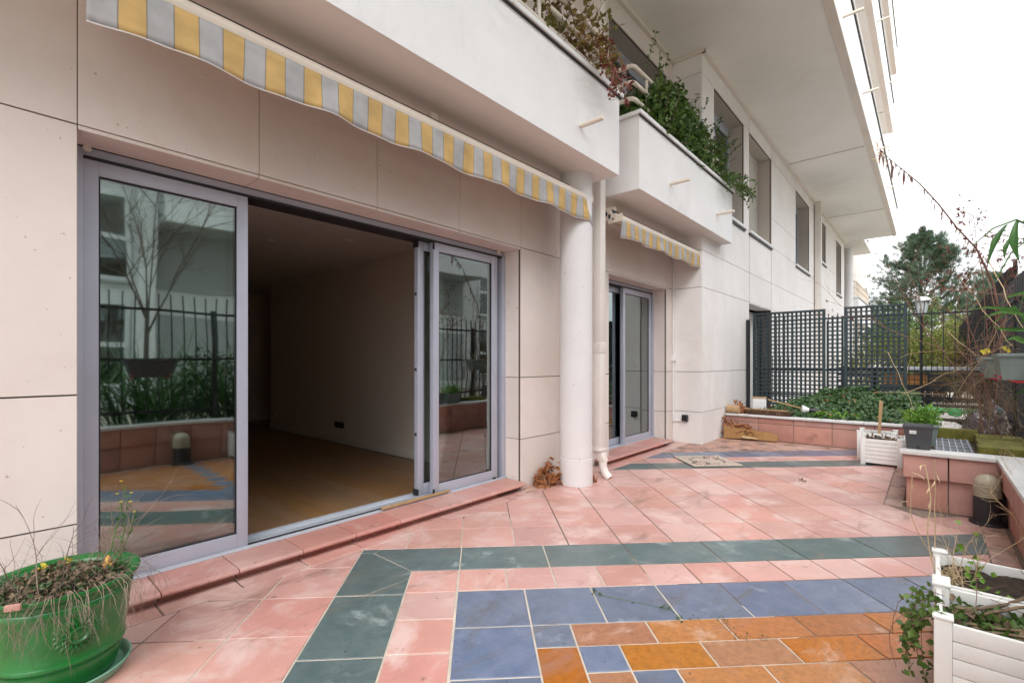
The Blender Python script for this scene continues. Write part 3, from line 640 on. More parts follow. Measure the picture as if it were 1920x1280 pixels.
# ---- windows
def window(x0, x1, z0, z1, Yf, split=True, shutter=0.0, Yface=-0.45):
    f = MB(); t = 0.06
    f.box(x0, x0 + t, Yf, Yf + 0.06, z0, z1); f.box(x1 - t, x1, Yf, Yf + 0.06, z0, z1); f.box(x0 + t, x1 - t, Yf + 0.001, Yf + 0.059, z0, z0 + t); f.box(x0 + t, x1 - t, Yf + 0.001, Yf + 0.059, z1 - t - 0.12, z1)
    if split: f.box((x0 + x1) / 2 - 0.05, (x0 + x1) / 2 + 0.05, Yf + 0.002, Yf + 0.058, z0 + t, z1 - t - 0.12)
    wn = f.build('window', 'alu', bld)
    g_ = MB(); g_.box(x0 + t, x1 - t, Yf + 0.025, Yf + 0.035, z0 + t, z1 - t - 0.12); g_.build('pane', 'pane_far', wn)
    d = MB(); d.box(x0, x1, Yf + 0.5, Yf + 0.52, z0, z1); d.build('room_curtain', 'room_wall', wn)
    rv = MB()
    for a in (x0 - 0.02, x1): rv.box(a - 0.003 if a == x1 else a, a + 0.02 if a == x1 else x0 + 0.003, Yface + 0.032, Yf + 0.02, z0, z1)
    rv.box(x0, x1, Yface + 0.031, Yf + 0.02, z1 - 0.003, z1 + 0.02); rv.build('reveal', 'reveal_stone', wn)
    s = MB(); s.box(x0 - 0.03, x1 + 0.03, Yface - 0.045, Yf + 0.01, z0 - 0.045, z0 + 0.004); s.build('sill', 'coping', wn)
    u = MB(); u.box(x0 - 0.02, x1 + 0.02, Yface - 0.03, Yface - 0.001, z0 - 0.075, z0 - 0.046); u.build('sill_flashing', 'black_metal', wn)
    if shutter:
        n = int((z1 - z0) * shutter / 0.055)
        src = None
        for k in range(n):
            zc = z1 - 0.055 * (k + 0.5)
            if src is None:
                sl_ = MB(); sl_.tube([(x0 + 0.01, 0, 0), (x1 - 0.01, 0, 0)], 0.0275, 8); src = sl_.build('shutter_slat', 'shutter', wn, smooth=True, loc=(0, Yf - 0.03, zc))
            else: copy_part(src, wn, (0, Yf - 0.03, zc))
    return wn
window(*WIN[0], -0.19); window(*WIN[1], -0.14, shutter=1.0)
for q in WIN[2:]: window(*q, -0.17, split=False)
window(5.34, 7.09, 3.3, 5.60, 0.24, Yface=0.0)
p = MB(); p.box(9.84, 11.52, -0.14, -0.05, 0, 2.3); wd = p.build('garden_door', 'door_panel', bld)
p = MB(); p.box(9.9, 10.0, -0.16, -0.142, 0.05, 2.25); p.box(11.36, 11.46, -0.16, -0.142, 0.05, 2.25); p.box(10.0, 11.36, -0.159, -0.142, 2.15, 2.25); p.build('door_frame', 'coping', wd)
p = MB(); p.box(9.845, 11.515, -0.448, -0.14, 2.350, 2.3685); p.build('soffit_stone', 'soffit_paint', bld)

# ---- balconies
def balcony(x0, x1, yo, yi, z0, z1, rails=None, scup=(), cop=0.045, left_end=True, right_end=True):
    m = MB(); t = 0.14
    m.box(x0, x1, yo, yo + t, z0, z1)
    if left_end: m.box(x0, x0 + t, yo + t, yi, z0, z1)
    if right_end: m.box(x1 - t, x1, yo + t, yi, z0, z1)
    b_ = m.build('balcony', 'render_white', bld)
    s = MB(); s.box(x0 + 0.002, x1 - 0.002, yo + 0.002, yi, z0 - 0.001, z0 + 0.16); s.build('soffit', 'soffit_paint', b_)
    c_ = MB(); o = 0.035
    c_.box(x0 - o, x1 + o, yo - o, yo + t + o, z1 + 0.002, z1 + cop)
    if left_end: c_.box(x0 - o, x0 + t + o, yo + t + o, yi, z1 + 0.002, z1 + cop)
    if right_end: c_.box(x1 - t - o, x1 + o, yo + t + o, yi, z1 + 0.002, z1 + cop)
    c_.build('coping', 'coping', b_, bevel=0.004)
    d = MB(); d.box(x0 - 0.018, x1 + 0.018, yo - 0.018, yo - 0.001, z1 - 0.012, z1 + 0.001); d.build('coping_shadow', 'dark_gasket', b_)  # black strip standing in for the shadow under the coping
    for sx, sz in scup:
        q = MB(); q.tube([(sx, yo + 0.05, sz), (sx, yo - 0.24, sz + 0.0)], 0.022, 12)
        q.build('spout_pipe', 'cream_pipe', b_, smooth=True)
    return b_
b1 = balcony(-3.0, 4.40, -0.655, 0.0, 3.14, 3.93, scup=[(3.68, 3.375)])
b2 = balcony(4.90, 8.18, -0.63, -0.002, 3.15, 3.96, scup=[(5.74, 3.43), (7.46, 3.455)])
def rails(bal, x0, x1, yr, zs, lend, rend, yi=0.0):
    for z in zs:
        pts = []
        if lend: pts += [(x0, yi, z), (x0, yr + 0.05, z), (x0 + 0.015, yr + 0.015, z)]
        pts += [(x0 + 0.05, yr, z), (x1 - 0.05, yr, z)]
        if rend: pts += [(x1 - 0.015, yr + 0.015, z), (x1, yr + 0.05, z), (x1, yi, z)]
        MB().tube(pts, 0.026, 10).build('rail', 'cream_pipe', bal, smooth=True)
    x = x0 + 0.35
    while x < x1:
        MB().box(x - 0.02, x + 0.02, yr - 0.008, yr + 0.008, zs[0] - 0.2, zs[-1]).build('rail_post', 'cream_pipe', bal); x += 1.15
rails(b1, -2.9, 4.22, -0.555, (4.12, 4.31, 4.49), True, True)
rails(b2, 4.97, 8.05, -0.515, (4.215, 4.40, 4.585), True, False)
# upper storeys
for z, xe in ((5.93, 22.85), (8.90, 20.5), (11.87, 22.75)):
    bu = balcony(-3.0, xe, -2.10, 0.0 if z > 6 else -0.002, z, z + 0.98, scup=[(v, z + 0.25) for v in (8.3, 10.9, 14.0, 17.3, 21.8)], left_end=True)
    k = MB()
    for v in (12.9, 18.6): MB().box(v, v + 0.03, -1.96, -0.46, z - 0.010, z - 0.0015).build('soffit_seam', 'seam', bu)
    k = MB(); k.box(-2.9, xe - 0.02, -2.098, -1.98, z - 0.014, z - 0.0015); k.build('drip_edge', 'stone', bu)
    if z < 6:
        k = MB(); k.box(7.3, 23.1, -0.50, -0.452, z - 0.05, z - 0.002); k.box(-2.9, 7.29, -0.05, -0.002, z - 0.05, z - 0.002); k.box(7.29, 7.338, -0.5, -0.05, z - 0.05, z - 0.002); k.build('cove_moulding', 'stone', bu)
bf = balcony(22.86, 26.0, -1.10, 0.3, 5.93, 7.0, scup=[(25.0, 6.2)])
bg_ = balcony(24.9, 30.5, -0.75, 0.3, 2.9, 3.93)
rails(bg_, 24.95, 30.4, -0.65, (4.15, 4.4, 4.65), True, False, 0.3)
k = MB()
for i in range(14): k.box(24.94, 24.96, -0.62 + 0.065 * i, -0.60 + 0.065 * i, 3.97, 4.65)
for i in range(36): k.box(25.0 + 0.15 * i, 25.02 + 0.15 * i, -0.66, -0.64, 3.97, 4.65)
k.build('railing_bars', 'cream_pipe', bg_)
MB().lathe([(0.2, 0), (0.2, 6.0)], (24.3, -0.42, -0.05), 24).build('column', 'column_paint', bld, smooth=True)
# column in front of the wall
cl = MB().lathe([(0.167, -0.02), (0.167, 0.268), (0.160, 0.272), (0.160, 0.276), (0.165, 0.28), (0.165, 3.15)], (4.15, -0.30, 0), 40).build('column', 'column_paint', bld, smooth=True)

# ---- downpipes
def downpipe(label, x, y, z0, z1, s=0.105, shoe=True):
    t = thing('downpipe', label, 'downpipe', (x, y, 0), 0, 'square downpipes on the facade')
    MB().box(-s / 2, s / 2, -s / 2, s / 2, z0, 1.34).build('pipe', 'pipe_white', t, bevel=0.008)
    MB().box(-s / 2 - 0.004, s / 2 + 0.004, -s / 2 - 0.004, s / 2 + 0.004, 1.335, 1.46).build('socket', 'pipe_white', t, bevel=0.008)
    MB().box(-s / 2, s / 2, -s / 2, s / 2, 1.46, z1).build('pipe', 'pipe_white', t, bevel=0.008)
    if shoe:
        MB().box(-s / 2 - 0.025, s / 2 + 0.012, -s / 2 - 0.012, s / 2 + 0.012, z0 - 0.012, z0 + 0.008).build('clamp', 'pipe_white', t)
        a = MB(); h0 = s / 2 - 0.001
        q = [(-h0, -h0), (h0, -h0), (h0, h0), (-h0, h0)]
        a.hexa([(0.06 * x_ + 0.0 + x_ * 0.75, y_ * 0.8 - 0.05, z0 - 0.12) for x_, y_ in q] + [(x_, y_, z0 - 0.012) for x_, y_ in q])
        a.build('reducer', 'pipe_white', t, bevel=0.006)
        MB().tube([(0, -0.05, z0 - 0.12), (0, -0.05, 0.12), (0.0, -0.075, 0.055), (0.0, -0.13, 0.004)], [0.045, 0.044, 0.043, 0.043], 16).build('shoe', 'pipe_white', t, smooth=True)
    return t
downpipe('cream square downpipe standing beside the round column', 4.54, -0.335, 0.30, 5.93)
downpipe('beige downpipe high on the far wall between two windows', 16.6, -0.55, 0.0, 5.93, 0.16, False)

# ================================================================== AWNINGS
def awning(label, x0, x1, yr, zr, zv, seed, end_gap=0.0):
    rnd = random.Random(seed)
    t = thing('awning', label, 'awning', (x0, yr, zr), 0, 'striped retracted awnings under the balconies')
    Lx = x1 - x0
    # front rail: rounded profile
    prof = [(-0.042, 0.0), (-0.05, 0.02), (-0.048, 0.045), (-0.03, 0.068), (0.0, 0.075), (0.035, 0.068), (0.04, 0.0)]
    r = MB(); m = len(prof)
    for X in (0, Lx): r.v += [(X, y, z) for y, z in prof]
    for q in range(m): r._f(q, (q + 1) % m, m + (q + 1) % m, m + q)
    r._f(*reversed(range(m))); r._f(*range(m, 2 * m)); r.build('front_rail', 'cream_pipe', t, smooth=True)
    for X in (-0.006, Lx): MB().box(X, X + 0.006, -0.052, 0.045, -0.006, 0.08).build('end_cap', 'cream_pipe', t)
    # valance
    n = int(Lx / 0.02); rows = 7; H = zr - zv; v = MB(); ph = rnd.uniform(0, 6)
    for k in range(n + 1):
        X = Lx * k / n
        drop = H + 0.007 * sin(X * 8.9 + ph) + 0.004 * sin(X * 2.3 + ph * 2)
        if Lx - X < 0.10: drop += 0.05 * (1 - (Lx - X) / 0.10)
        for j in range(rows):
            u = j / (rows - 1)
            y = -0.046 + u * (0.013 * sin(X * 8.9 + ph + 0.5) + 0.007 * sin(X * 21 + ph) + 0.006 * mnoise.noise((X * 6, u * 3, seed)))
            v.v.append((X, y, 0.005 - drop * u))
    for k in range(n):
        for j in range(rows - 1):
            a = k * rows + j; v._f(a, a + 1, a + rows + 1, a + rows)
    o = v.build('valance', 'awning_cloth', t, smooth=True, sharp=180)
    md = o.modifiers.new('thick', 'SOLIDIFY'); md.thickness = 0.0016
    hm = MB(); hv_ = [v.v[k * rows + rows - 1] for k in range(n + 1)]
    hm.tube(hv_, 0.0032, 4); hm.build('hem', 'render_white', t)
    # rolled cloth behind the rail, bar and brackets
    MB().tube([(0.04, 0.16, 0.10), (Lx - 0.04, 0.16, 0.10)], 0.055, 20).build('cloth_roll', 'awning_cloth', t, smooth=True)
    MB().box(0.02, Lx - 0.02, 0.085, 0.10, 0.11, 0.15).build('square_bar', 'black_metal', t)
    for X in (0.10, Lx * 0.5, Lx - 0.12):
        MB().box(X - 0.03, X + 0.03, 0.10, 0.24, 0.155, 0.205).build('bracket', 'cream_pipe', t)
    for s_ in (0, 1):
        a, b_ = (0.15, Lx * 0.48) if s_ == 0 else (Lx - 0.15, Lx * 0.52)
        MB().tube([(a, 0.10, 0.05), (b_, 0.075, 0.045)], 0.02, 8).build('folding_arm', 'cream_pipe', t, smooth=True)
    g_ = MB(); g_.tube([(-0.02, 0.16, 0.10), (0.02, 0.16, 0.10)], 0.075, 20); g_.box(-0.02, 0.01, 0.02, 0.12, -0.01, 0.09); g_.build('end_bracket', 'cream_pipe', t, smooth=True)
    g_ = MB(); g_.tube([(-0.028, 0.16, 0.10), (-0.02, 0.16, 0.10)], 0.03, 14); g_.tube([(-0.024, 0.06, 0.03), (-0.02, 0.06, 0.03)], 0.012, 10); g_.tube([(-0.024, 0.10, 0.05), (-0.02, 0.10, 0.05)], 0.010, 10); g_.build('gear_wheel', 'black_metal', t)
    return t
awning('long yellow and grey striped awning above the wide open sliding door', 0.335, 4.215, -0.41, 2.86, 2.648, 3)
awning('short striped awning under the second balcony with its gear end showing', 4.90, 7.80, -0.375, 2.84, 2.655, 8)

# ================================================================== SOCKET AND CABLE ON THE CHEEK WALL
t = thing('outdoor_socket', 'small grey outdoor power socket low on the stone cheek wall', 'socket', (7.32, -0.205, 0.38))
MB().box(-0.05, 0.0, -0.045, 0.045, -0.05, 0.05).build('housing', 'grey_plastic', t, bevel=0.006)
MB().box(-0.062, -0.051, -0.04, 0.04, -0.03, 0.045).build('flap', 'black_plastic', t, bevel=0.004)
t = thing('cable_trunking', 'thin white cable trunking running down the inner corner with a junction box', 'trunking', (7.30, -0.02, 0))
MB().box(-0.01, 0.012, -0.012, 0.012, 0.32, 3.1).build('trunk', 'render_white', t)
MB().box(-0.03, 0.018, -0.04, 0.02, 1.25, 1.34).build('junction_box', 'render_white', t, bevel=0.004)
MB().box(-0.006, 0.015, -0.16, -0.012, 0.32, 0.34).build('branch', 'render_white', t)

# ================================================================== MASONRY PLANTERS
def blocks(parent, axis, c, a0, a1, z0, z1, n, outward, proud=0.0, mname='block'):
    pit = (a1 - a0) / n
    for k in range(n):
        u0, u1 = a0 + pit * k + 0.004, a0 + pit * (k + 1) - 0.004
        m = MB(); f = c + outward * proud; bk = c - outward * 0.03
        if axis == 'Y': m.box(f, bk, u0, u1, z0 + 0.004, z1 - 0.004)
        else: m.box(u0, u1, f, bk, z0 + 0.004, z1 - 0.004)
        m.build('facing_block', mname, parent, bevel=0.004)
pl = thing('masonry_planter', 'low pink block planter with pale coping at the far end of the terrace', 'planter', (8.4, -1.4, 0))
pl.location = (0, 0, 0)
MB().box(8.375, 8.46, -2.9, -0.455, -0.05, 0.36).build('wall_core', 'mortar_dark', pl)
blocks(pl, 'Y', 8.37, -2.95, -0.47, 0.0, 0.265, 5, -1); blocks(pl, 'Y', 8.37, -2.95, -0.47, 0.265, 0.355, 5, -1)
for k in range(4):
    a = -2.95 + 0.62 * k; MB().box(8.335, 8.53, a + 0.002, a + 0.618, 0.357, 0.388).build('coping_stone', 'coping_stone', pl, bevel=0.004)
MB().box(8.46, 10.35, -3.7, -0.46, -0.05, 0.34).build('planting_soil', 'earth', pl)
pr = thing('masonry_planter', 'pink block planter with overhanging grey coping along the right edge of the terrace', 'planter')
MB().box(5.36, 8.37, -3.75, -2.92, -0.05, 0.44).build('planting_soil', 'earth', pr)
MB().box(-3.0, 5.35, -3.78, -3.52, -0.05, 0.44).build('side_soil', 'earth', pr)
MB().box(5.335, 5.42, -3.5, -2.90, -0.05, 0.455).build('wall_core', 'mortar_dark', pr)
MB().box(5.42, 8.37, -2.98, -2.90, -0.05, 0.455).build('wall_core', 'mortar_dark', pr)
MB().box(-3.0, 5.33, -3.58, -3.50, -0.05, 0.455).build('wall_core', 'mortar_dark', pr)
ys = [-3.475, -3.155, -2.885]
for y0, y1 in zip(ys[:-1], ys[1:]):
    MB().box(5.325, 5.345, y0 + 0.005, y1 - 0.004, 0.002, 0.268).build('facing_block', 'block', pr, bevel=0.004)
    MB().box(5.275, 5.345, y0 + 0.005, (y1 if y1 > -2.9 else y1) - 0.004 + (0.02 if y1 > -2.9 else 0), 0.272, 0.462).build('facing_block', 'block', pr, bevel=0.005)
for k in range(9):
    x0 = 5.35 + 0.335 * k
    MB().box(x0 + 0.004, x0 + 0.331, -2.9, -2.885, 0.002, 0.268).build('facing_block', 'block', pr, bevel=0.003)
    MB().box(x0 + 0.004, x0 + 0.331, -2.9, -2.862, 0.272, 0.462).build('facing_block', 'block', pr, bevel=0.004)
for k in range(24):
    x1 = 5.27 - 0.34 * k
    MB().box(x1 - 0.336, x1 - 0.004, -3.51, -3.485, 0.002, 0.268).build('facing_block', 'block', pr, bevel=0.003)
    MB().box(x1 - 0.336, x1 - 0.004, -3.51, -3.455, 0.272, 0.462).build('facing_block', 'block', pr, bevel=0.004)
MB().box(5.245, 5.45, -3.4295, -2.845, 0.466, 0.498).build('coping_stone', 'coping_stone', pr, bevel=0.004)
for k in range(4): MB().box(5.452 + 0.73 * k, 5.452 + 0.73 * (k + 1) - 0.004, -3.03, -2.845, 0.466, 0.498).build('coping_stone', 'coping_stone', pr, bevel=0.004)
for k in range(9): MB().box(5.45 - 0.95 * (k + 1) + 0.004, 5.45 - 0.95 * k, -3.64, -3.43, 0.466, 0.498).build('coping_stone', 'coping_stone', pr, bevel=0.004)

# ================================================================== WHITE PLASTIC PLANTERS
def white_planter(label, x0, y1, sx, sy, H, boards, soil_z, rotz=0.0):
    t = thing('white_planter', label, 'planter', (x0, y1, 0), rotz, 'white slatted plastic planters')
    pw = 0.05
    for (a, b_) in ((0, -pw), (sx - pw, -pw), (0, -sy), (sx - pw, -sy)):
        MB().box(a, a + pw, b_, b_ + pw, 0.0, H).build('corner_post', 'white_plastic', t, bevel=0.005)
        MB().box(a - 0.004, a + pw + 0.004, b_ - 0.004, b_ + pw + 0.004, H, H + 0.010).build('post_cap', 'white_plastic', t, bevel=0.003)
    bh = (H - 0.035) / boards
    for k in range(boards):
        z0 = 0.025 + bh * k + 0.0015; z1 = 0.025 + bh * (k + 1) - 0.0015
        for (a, b_, c_, d_) in ((0.008, 0.026, -sy + pw, -pw), (sx - 0.026, sx - 0.008, -sy + pw, -pw), (pw, sx - pw, -sy + 0.008, -sy + 0.026), (pw, sx - pw, -0.026, -0.008)):
            MB().box(a, b_, c_, d_, z0, z1).build('board', 'white_plastic', t, bevel=0.003)
    MB().box(0.026, sx - 0.026, -sy + 0.026, -0.026, 0.03, soil_z - 0.02).build('liner', 'white_plastic', t)
    s = MB(); n = 14
    for i in range(n + 1):
        for j in range(n + 1):
            X = 0.028 + (sx - 0.056) * i / n; Y = -sy + 0.028 + (sy - 0.056) * j / n
            s.v.append((X, Y, soil_z + 0.018 * mnoise.noise((X * 22 + x0, Y * 22, 3.1)) + 0.008 * mnoise.noise((X * 70 + x0, Y * 70, 1.1))))
    for i in range(n):
        for j in range(n): s._f(i * (n + 1) + j, (i + 1) * (n + 1) + j, (i + 1) * (n + 1) + j + 1, i * (n + 1) + j + 1)
    s.build('potting_soil', 'soil', t, smooth=True, sharp=180)
    return t
white_planter('white slatted planter overgrown with ivy, nearest at the lower right', 2.285, -3.053, 0.385, 0.40, 0.335, 5, 0.255)
white_planter('white slatted planter of bare black soil behind the ivy planter', 2.675, -3.053, 0.44, 0.40, 0.335, 5, 0.285)
white_planter('white slatted planter beside the grey pot, in front of its twin', 7.19, -2.40, 0.39, 0.40, 0.325, 6, 0.29)
white_planter('white slatted planter with a wooden stake, behind its twin near the grey pot', 7.62, -2.325, 0.39, 0.40, 0.345, 6, 0.29)

# ================================================================== GREEN GLAZED POT
PC = (0.262, -0.452)
t = thing('saucer', 'pale green glazed saucer under the big green pot', 'saucer', (PC[0], PC[1], 0))
MB().lathe([(0.17, 0.001), (0.195, 0.004), (0.213, 0.035), (0.216, 0.042), (0.210, 0.045), (0.203, 0.040), (0.19, 0.014), (0.02, 0.014)], (0, 0, 0), 56).build('dish', 'glaze_pale', t, smooth=True)
pot = thing('flower_pot', 'large glossy green glazed pot with sunflower relief beside the door', 'pot', (PC[0], PC[1], 0.0142))
PR = [(0.155, 0.0), (0.165, 0.004), (0.172, 0.03), (0.186, 0.085), (0.191, 0.105), (0.197, 0.109), (0.199, 0.116), (0.196, 0.124), (0.194, 0.127), (0.202, 0.18), (0.212, 0.26), (0.217, 0.305), (0.221, 0.309), (0.221, 0.330), (0.216, 0.335), (0.222, 0.352), (0.232, 0.362), (0.243, 0.372), (0.246, 0.382), (0.243, 0.388), (0.232, 0.386), (0.214, 0.375), (0.207, 0.36), (0.204, 0.33)]
MB().lathe(PR, (0, 0, 0), 72).build('body', 'green_glaze', pot, smooth=True, sharp=60)
s = MB(); n = 20
for i in range(n + 1):
    for j in range(28):
        r = 0.206 * i / n; a = 2 * pi * j / 28; s.v.append((r * cos(a), r * sin(a), 0.345 + 0.02 * mnoise.noise((r * cos(a) * 18, r * sin(a) * 18, 2)) - 0.01 * i / n))
for i in range(n):
    for j in range(28): s._f(i * 28 + j, (i + 1) * 28 + j, (i + 1) * 28 + (j + 1) % 28, i * 28 + (j + 1) % 28)
s.build('potting_soil', 'soil', pot, smooth=True, sharp=180)
def on_pot(az, z, out=0.0):
    for (r0, z0), (r1, z1) in zip(PR[:-1], PR[1:]):
        if z0 <= z <= z1 and z1 > z0: r = r0 + (r1 - r0) * (z - z0) / (z1 - z0); break
    else: r = 0.2
    return Vector(((r + out) * cos(az), (r + out) * sin(az), z))
for az0 in (-1.45, -1.45 + 2.09, -1.45 + 4.19):
    fl = MB(); zc = 0.222; Rm = 0.074
    def onp(u, v_, o):   # u tangential, v up
        return on_pot(az0 + u / 0.205, zc + v_, o)
    for ring, (ra, rb, cnt) in enumerate(((0.030, 0.058, 18), (0.044, Rm, 22))):
        for k in range(cnt):
            a = 2 * pi * (k + 0.5 * ring) / cnt; da = 0.75 * pi / cnt
            P = []
            for rr, aa, o in ((ra, a - da, 0.001), (ra, a + da, 0.001), ((ra + rb) / 2, a + da * 1.15, 0.001), (rb, a, 0.002), ((ra + rb) / 2, a - da * 1.15, 0.001)): P.append(onp(rr * cos(aa), rr * sin(aa), o))
            top = onp((ra * 0.4 + rb * 0.6) * cos(a), (ra * 0.4 + rb * 0.6) * sin(a), 0.011 - 0.003 * ring)
            i = len(fl.v); fl.v += [tuple(x) for x in P] + [tuple(top)]
            for q in range(5): fl._f(i + q, i + (q + 1) % 5, i + 5)
    nn = 18
    for rr, o0, o1 in ((0.022, 0.002, 0.008),):
        i = len(fl.v)
        rings = [(0.033, 0.001), (0.031, 0.010), (0.025, 0.011), (0.020, 0.004), (0.010, 0.006), (0.001, 0.008)]
        for r_, o in rings:
            for k in range(nn): fl.v.append(tuple(onp(r_ * cos(2 * pi * k / nn), r_ * sin(2 * pi * k / nn), o)))
        for l in range(len(rings) - 1):
            for k in range(nn): fl._f(i + l * nn + k, i + l * nn + (k + 1) % nn, i + (l + 1) * nn + (k + 1) % nn, i + (l + 1) * nn + k)
    fl.build('sunflower_relief', 'green_glaze', pot, smooth=True, sharp=50)
# terracotta shard on the rim
t = MB().box(-0.022, 0.022, -0.006, 0.006, 0, 0.022)
tag(t.build('clay_shard', 'block', loc=(0.115, -0.674, 0.395), rotz=-0.5, bevel=0.003), 'flat terracotta shard lying on the rim of the green pot', 'shard')
tag(MB().lathe([(0.004, 0), (0.016, 0.004), (0.023, 0.018), (0.021, 0.032), (0.011, 0.048), (0.006, 0.06), (0.002, 0.066)], (0, 0, 0), 16).build('gourd', 'pumpkin', loc=(0.408, -0.415, 0.362), smooth=True), 'small orange gourd lying on the soil of the green pot', 'gourd')
R = random.Random(21)
ZS = 0.36
t = thing('dried_plant', 'tangle of dried brown stems and leaves filling the green pot', 'plant', (0, 0, 0))
tw = MB(); lf = MB(); gl = MB(); yl = MB()
for k in range(90):
    a = U(0, 2 * pi); r = 0.18 * sqrt(U(0, 1)); p = (PC[0] + r * cos(a), PC[1] + r * sin(a), ZS - 0.01)
    d = Vector((cos(a) * 0.7 + U(-0.6, 0.6), sin(a) * 0.7 + U(-0.6, 0.6), U(0.25, 1.0)))
    twig(tw, p, d, U(0.10, 0.24), 0.0016, 1, 0.25, 0.12, 4, None, 4, 1.0, 5)
for x, y, d, L in ((-0.07, -0.1, (-0.1, 0.1, 1), 0.40), (0.0, 0.05, (0.25, -0.2, 1), 0.30), (0.10, 0.02, (0.8, 0.2, 0.75), 0.36), (0.13, 0.0, (0.7, -0.1, 1), 0.34), (0.06, 0.06, (0.55, 0.3, 0.9), 0.38), (-0.12, 0.0, (-0.4, -0.3, 0.9), 0.3)):
    twig(tw, (PC[0] + x, PC[1] + y, ZS - 0.01), d, L, 0.0026, 1, 0.13, 0.0, 4, None, 5, 0.8, 7)
for k in range(40):      # hanging wiry sprays over the rim
    a = U(-2.6, -0.4); p = (PC[0] + 0.235 * cos(a), PC[1] + 0.235 * sin(a), ZS + 0.055)
    twig(tw, p, (cos(a) * 0.9, sin(a) * 0.9, 0.15), U(0.14, 0.24), 0.0012, 2, 0.2, 0.42, 3, None, 3, 0.8, 6)
for k in range(1500):
    a = U(0, 2 * pi); r = 0.195 * sqrt(U(0, 1)); p = (PC[0] + r * cos(a), PC[1] + r * sin(a), ZS - 0.008 + U(0, 0.085) * (1 - (r / 0.22) ** 2))
    (lf if R.random() < 0.66 else gl).leaf(p, rdir(0.1), rdir(0.8), U(0.010, 0.030), U(0.008, 0.024))
for x, y, z in ((-0.06, 0.08, 0.07), (-0.05, 0.10, 0.06), (0.02, 0.12, 0.06)):
    for k in range(4): yl.leaf((PC[0] + x + U(-.015, .015), PC[1] + y, ZS + z + U(-.01, .01)), rdir(), rdir(0.6), 0.022, 0.018)
tw.build('stems', 'twig_grey', t); lf.build('dead_leaves', 'dry_brown', t); gl.build('ivy_leaves', 'ivy_dark', t); yl.build('yellow_leaves', 'yellow_leaf', t)
t = thing('wildflower', 'thin green weed with tiny yellow flowers growing from the green pot', 'plant', (0, 0, 0))
tw = MB(); fl = MB(); lf = MB()
for x, d, L in ((0.14, (0.10, 0.15, 1), 0.36), (0.16, (0.35, 0.1, 1), 0.30), (0.17, (0.28, -0.1, 1), 0.26)):
    p = (PC[0] + x, PC[1] + 0.03, ZS); pts = wander(p, d, L, 7, 0.07); tw.tube(pts, [0.0028 - 0.0002 * i for i in range(8)], 5)
    for i in range(2, 7):
        for s_ in range(3): lf.leaf(pts[i], rdir(0.3), rdir(0.3), U(0.02, 0.045), 0.007)
    for s_ in range(3):
        q = wander(pts[5 + s_ % 2], rdir(0.9), 0.07, 3, 0.1); tw.tube(q, 0.001, 3)
        if s_ == 2: continue
        for k in range(7): fl.leaf(q[-1], Vector((cos(k * 0.9), sin(k * 0.9), 0.7)), (0, 0, 1), 0.011, 0.007)
tw.build('stems', 'strap_green', t); lf.build('leaves', 'strap_green', t); fl.build('flowers', 'yellow_leaf', t)

# ================================================================== PEBBLE DOORMAT
R = random.Random(5)
mt = thing('door_mat', 'square pebble mosaic mat lying askew on the tiles before the second door', 'mat', (6.10, -0.945, 0.0015), pi / 4)
HS = 0.305
MB().box(-HS, HS, -HS, HS, 0, 0.010).build('backing', 'mat_base', mt, bevel=0.003)
pm = {'pebble_light': MB(), 'pebble_pink': MB(), 'pebble_dark': MB()}
def pebble(mb, x, y, a, b_, rot):
    i = len(mb.v); n = 7
    for rr, z in ((1.0, 0.0095), (0.85, 0.015), (0.4, 0.018)):
        for k in range(n):
            t_ = 2 * pi * k / n; u, v_ = a * rr * cos(t_), b_ * rr * sin(t_)
            mb.v.append((x + u * cos(rot) - v_ * sin(rot), y + u * sin(rot) + v_ * cos(rot), z))
    for l in range(2):
        for k in range(n): mb._f(i + l * n + k, i + l * n + (k + 1) % n, i + (l + 1) * n + (k + 1) % n, i + (l + 1) * n + k)
    mb._f(*(i + 2 * n + k for k in range(n)))
for gx in range(24):
    for gy in range(24):
        x = -HS + 0.0125 + gx * 0.0254 + U(-.003, .003); y = -HS + 0.0125 + gy * 0.0254 + U(-.003, .003)
        r1 = sqrt((x + 0.14) ** 2 + (y - 0.14) ** 2); r2 = sqrt((x - 0.15) ** 2 + (y + 0.12) ** 2); r3 = sqrt(x * x + y * y)
        ringy = min(abs(r1 - 0.09), abs(r2 - 0.09), abs(r3 - 0.20)) < 0.014
        nm = 'pebble_dark' if ringy and R.random() < .8 else ('pebble_pink' if (r1 < 0.07 or r2 < 0.07 or R.random() < 0.15) else 'pebble_light')
        pebble(pm[nm], x, y, U(.010, .0135), U(.008, .011), U(0, 3))
for nm, mb in pm.items(): tag(mb.build('pebbles', nm, mt), None, None, None, 'stuff')

# ================================================================== BOLLARD LAMPS
def bollard(label, x, y):
    t = thing('bollard_lamp', label, 'lamp', (x, y, 0), 0, 'bollard lamps by the planter wall')
    MB().lathe([(0.02, 0.0), (0.105, 0.0), (0.108, 0.012), (0.10, 0.02), (0.085, 0.026), (0.02, 0.026)], (0, 0, 0), 32).build('base', 'black_plastic', t, smooth=True)
    MB().lathe([(0.083, 0.024), (0.083, 0.205), (0.078, 0.210), (0.02, 0.21)], (0, 0, 0), 32).build('post', 'black_plastic', t, smooth=True)
    pr_ = [(0.075, 0.205)]
    for k in range(5): z = 0.215 + 0.018 * k; pr_ += [(0.083, z), (0.083, z + 0.008), (0.077, z + 0.011)]
    pr_ += [(0.080, 0.31), (0.074, 0.335), (0.060, 0.358), (0.036, 0.374), (0.012, 0.38), (0.001, 0.381)]
    MB().lathe(pr_, (0, 0, 0), 32).build('lamp_dome', 'lamp_glass', t, smooth=True)
bollard('black bollard lamp with amber dome in the corner of the pink planter', 5.19, -3.375)
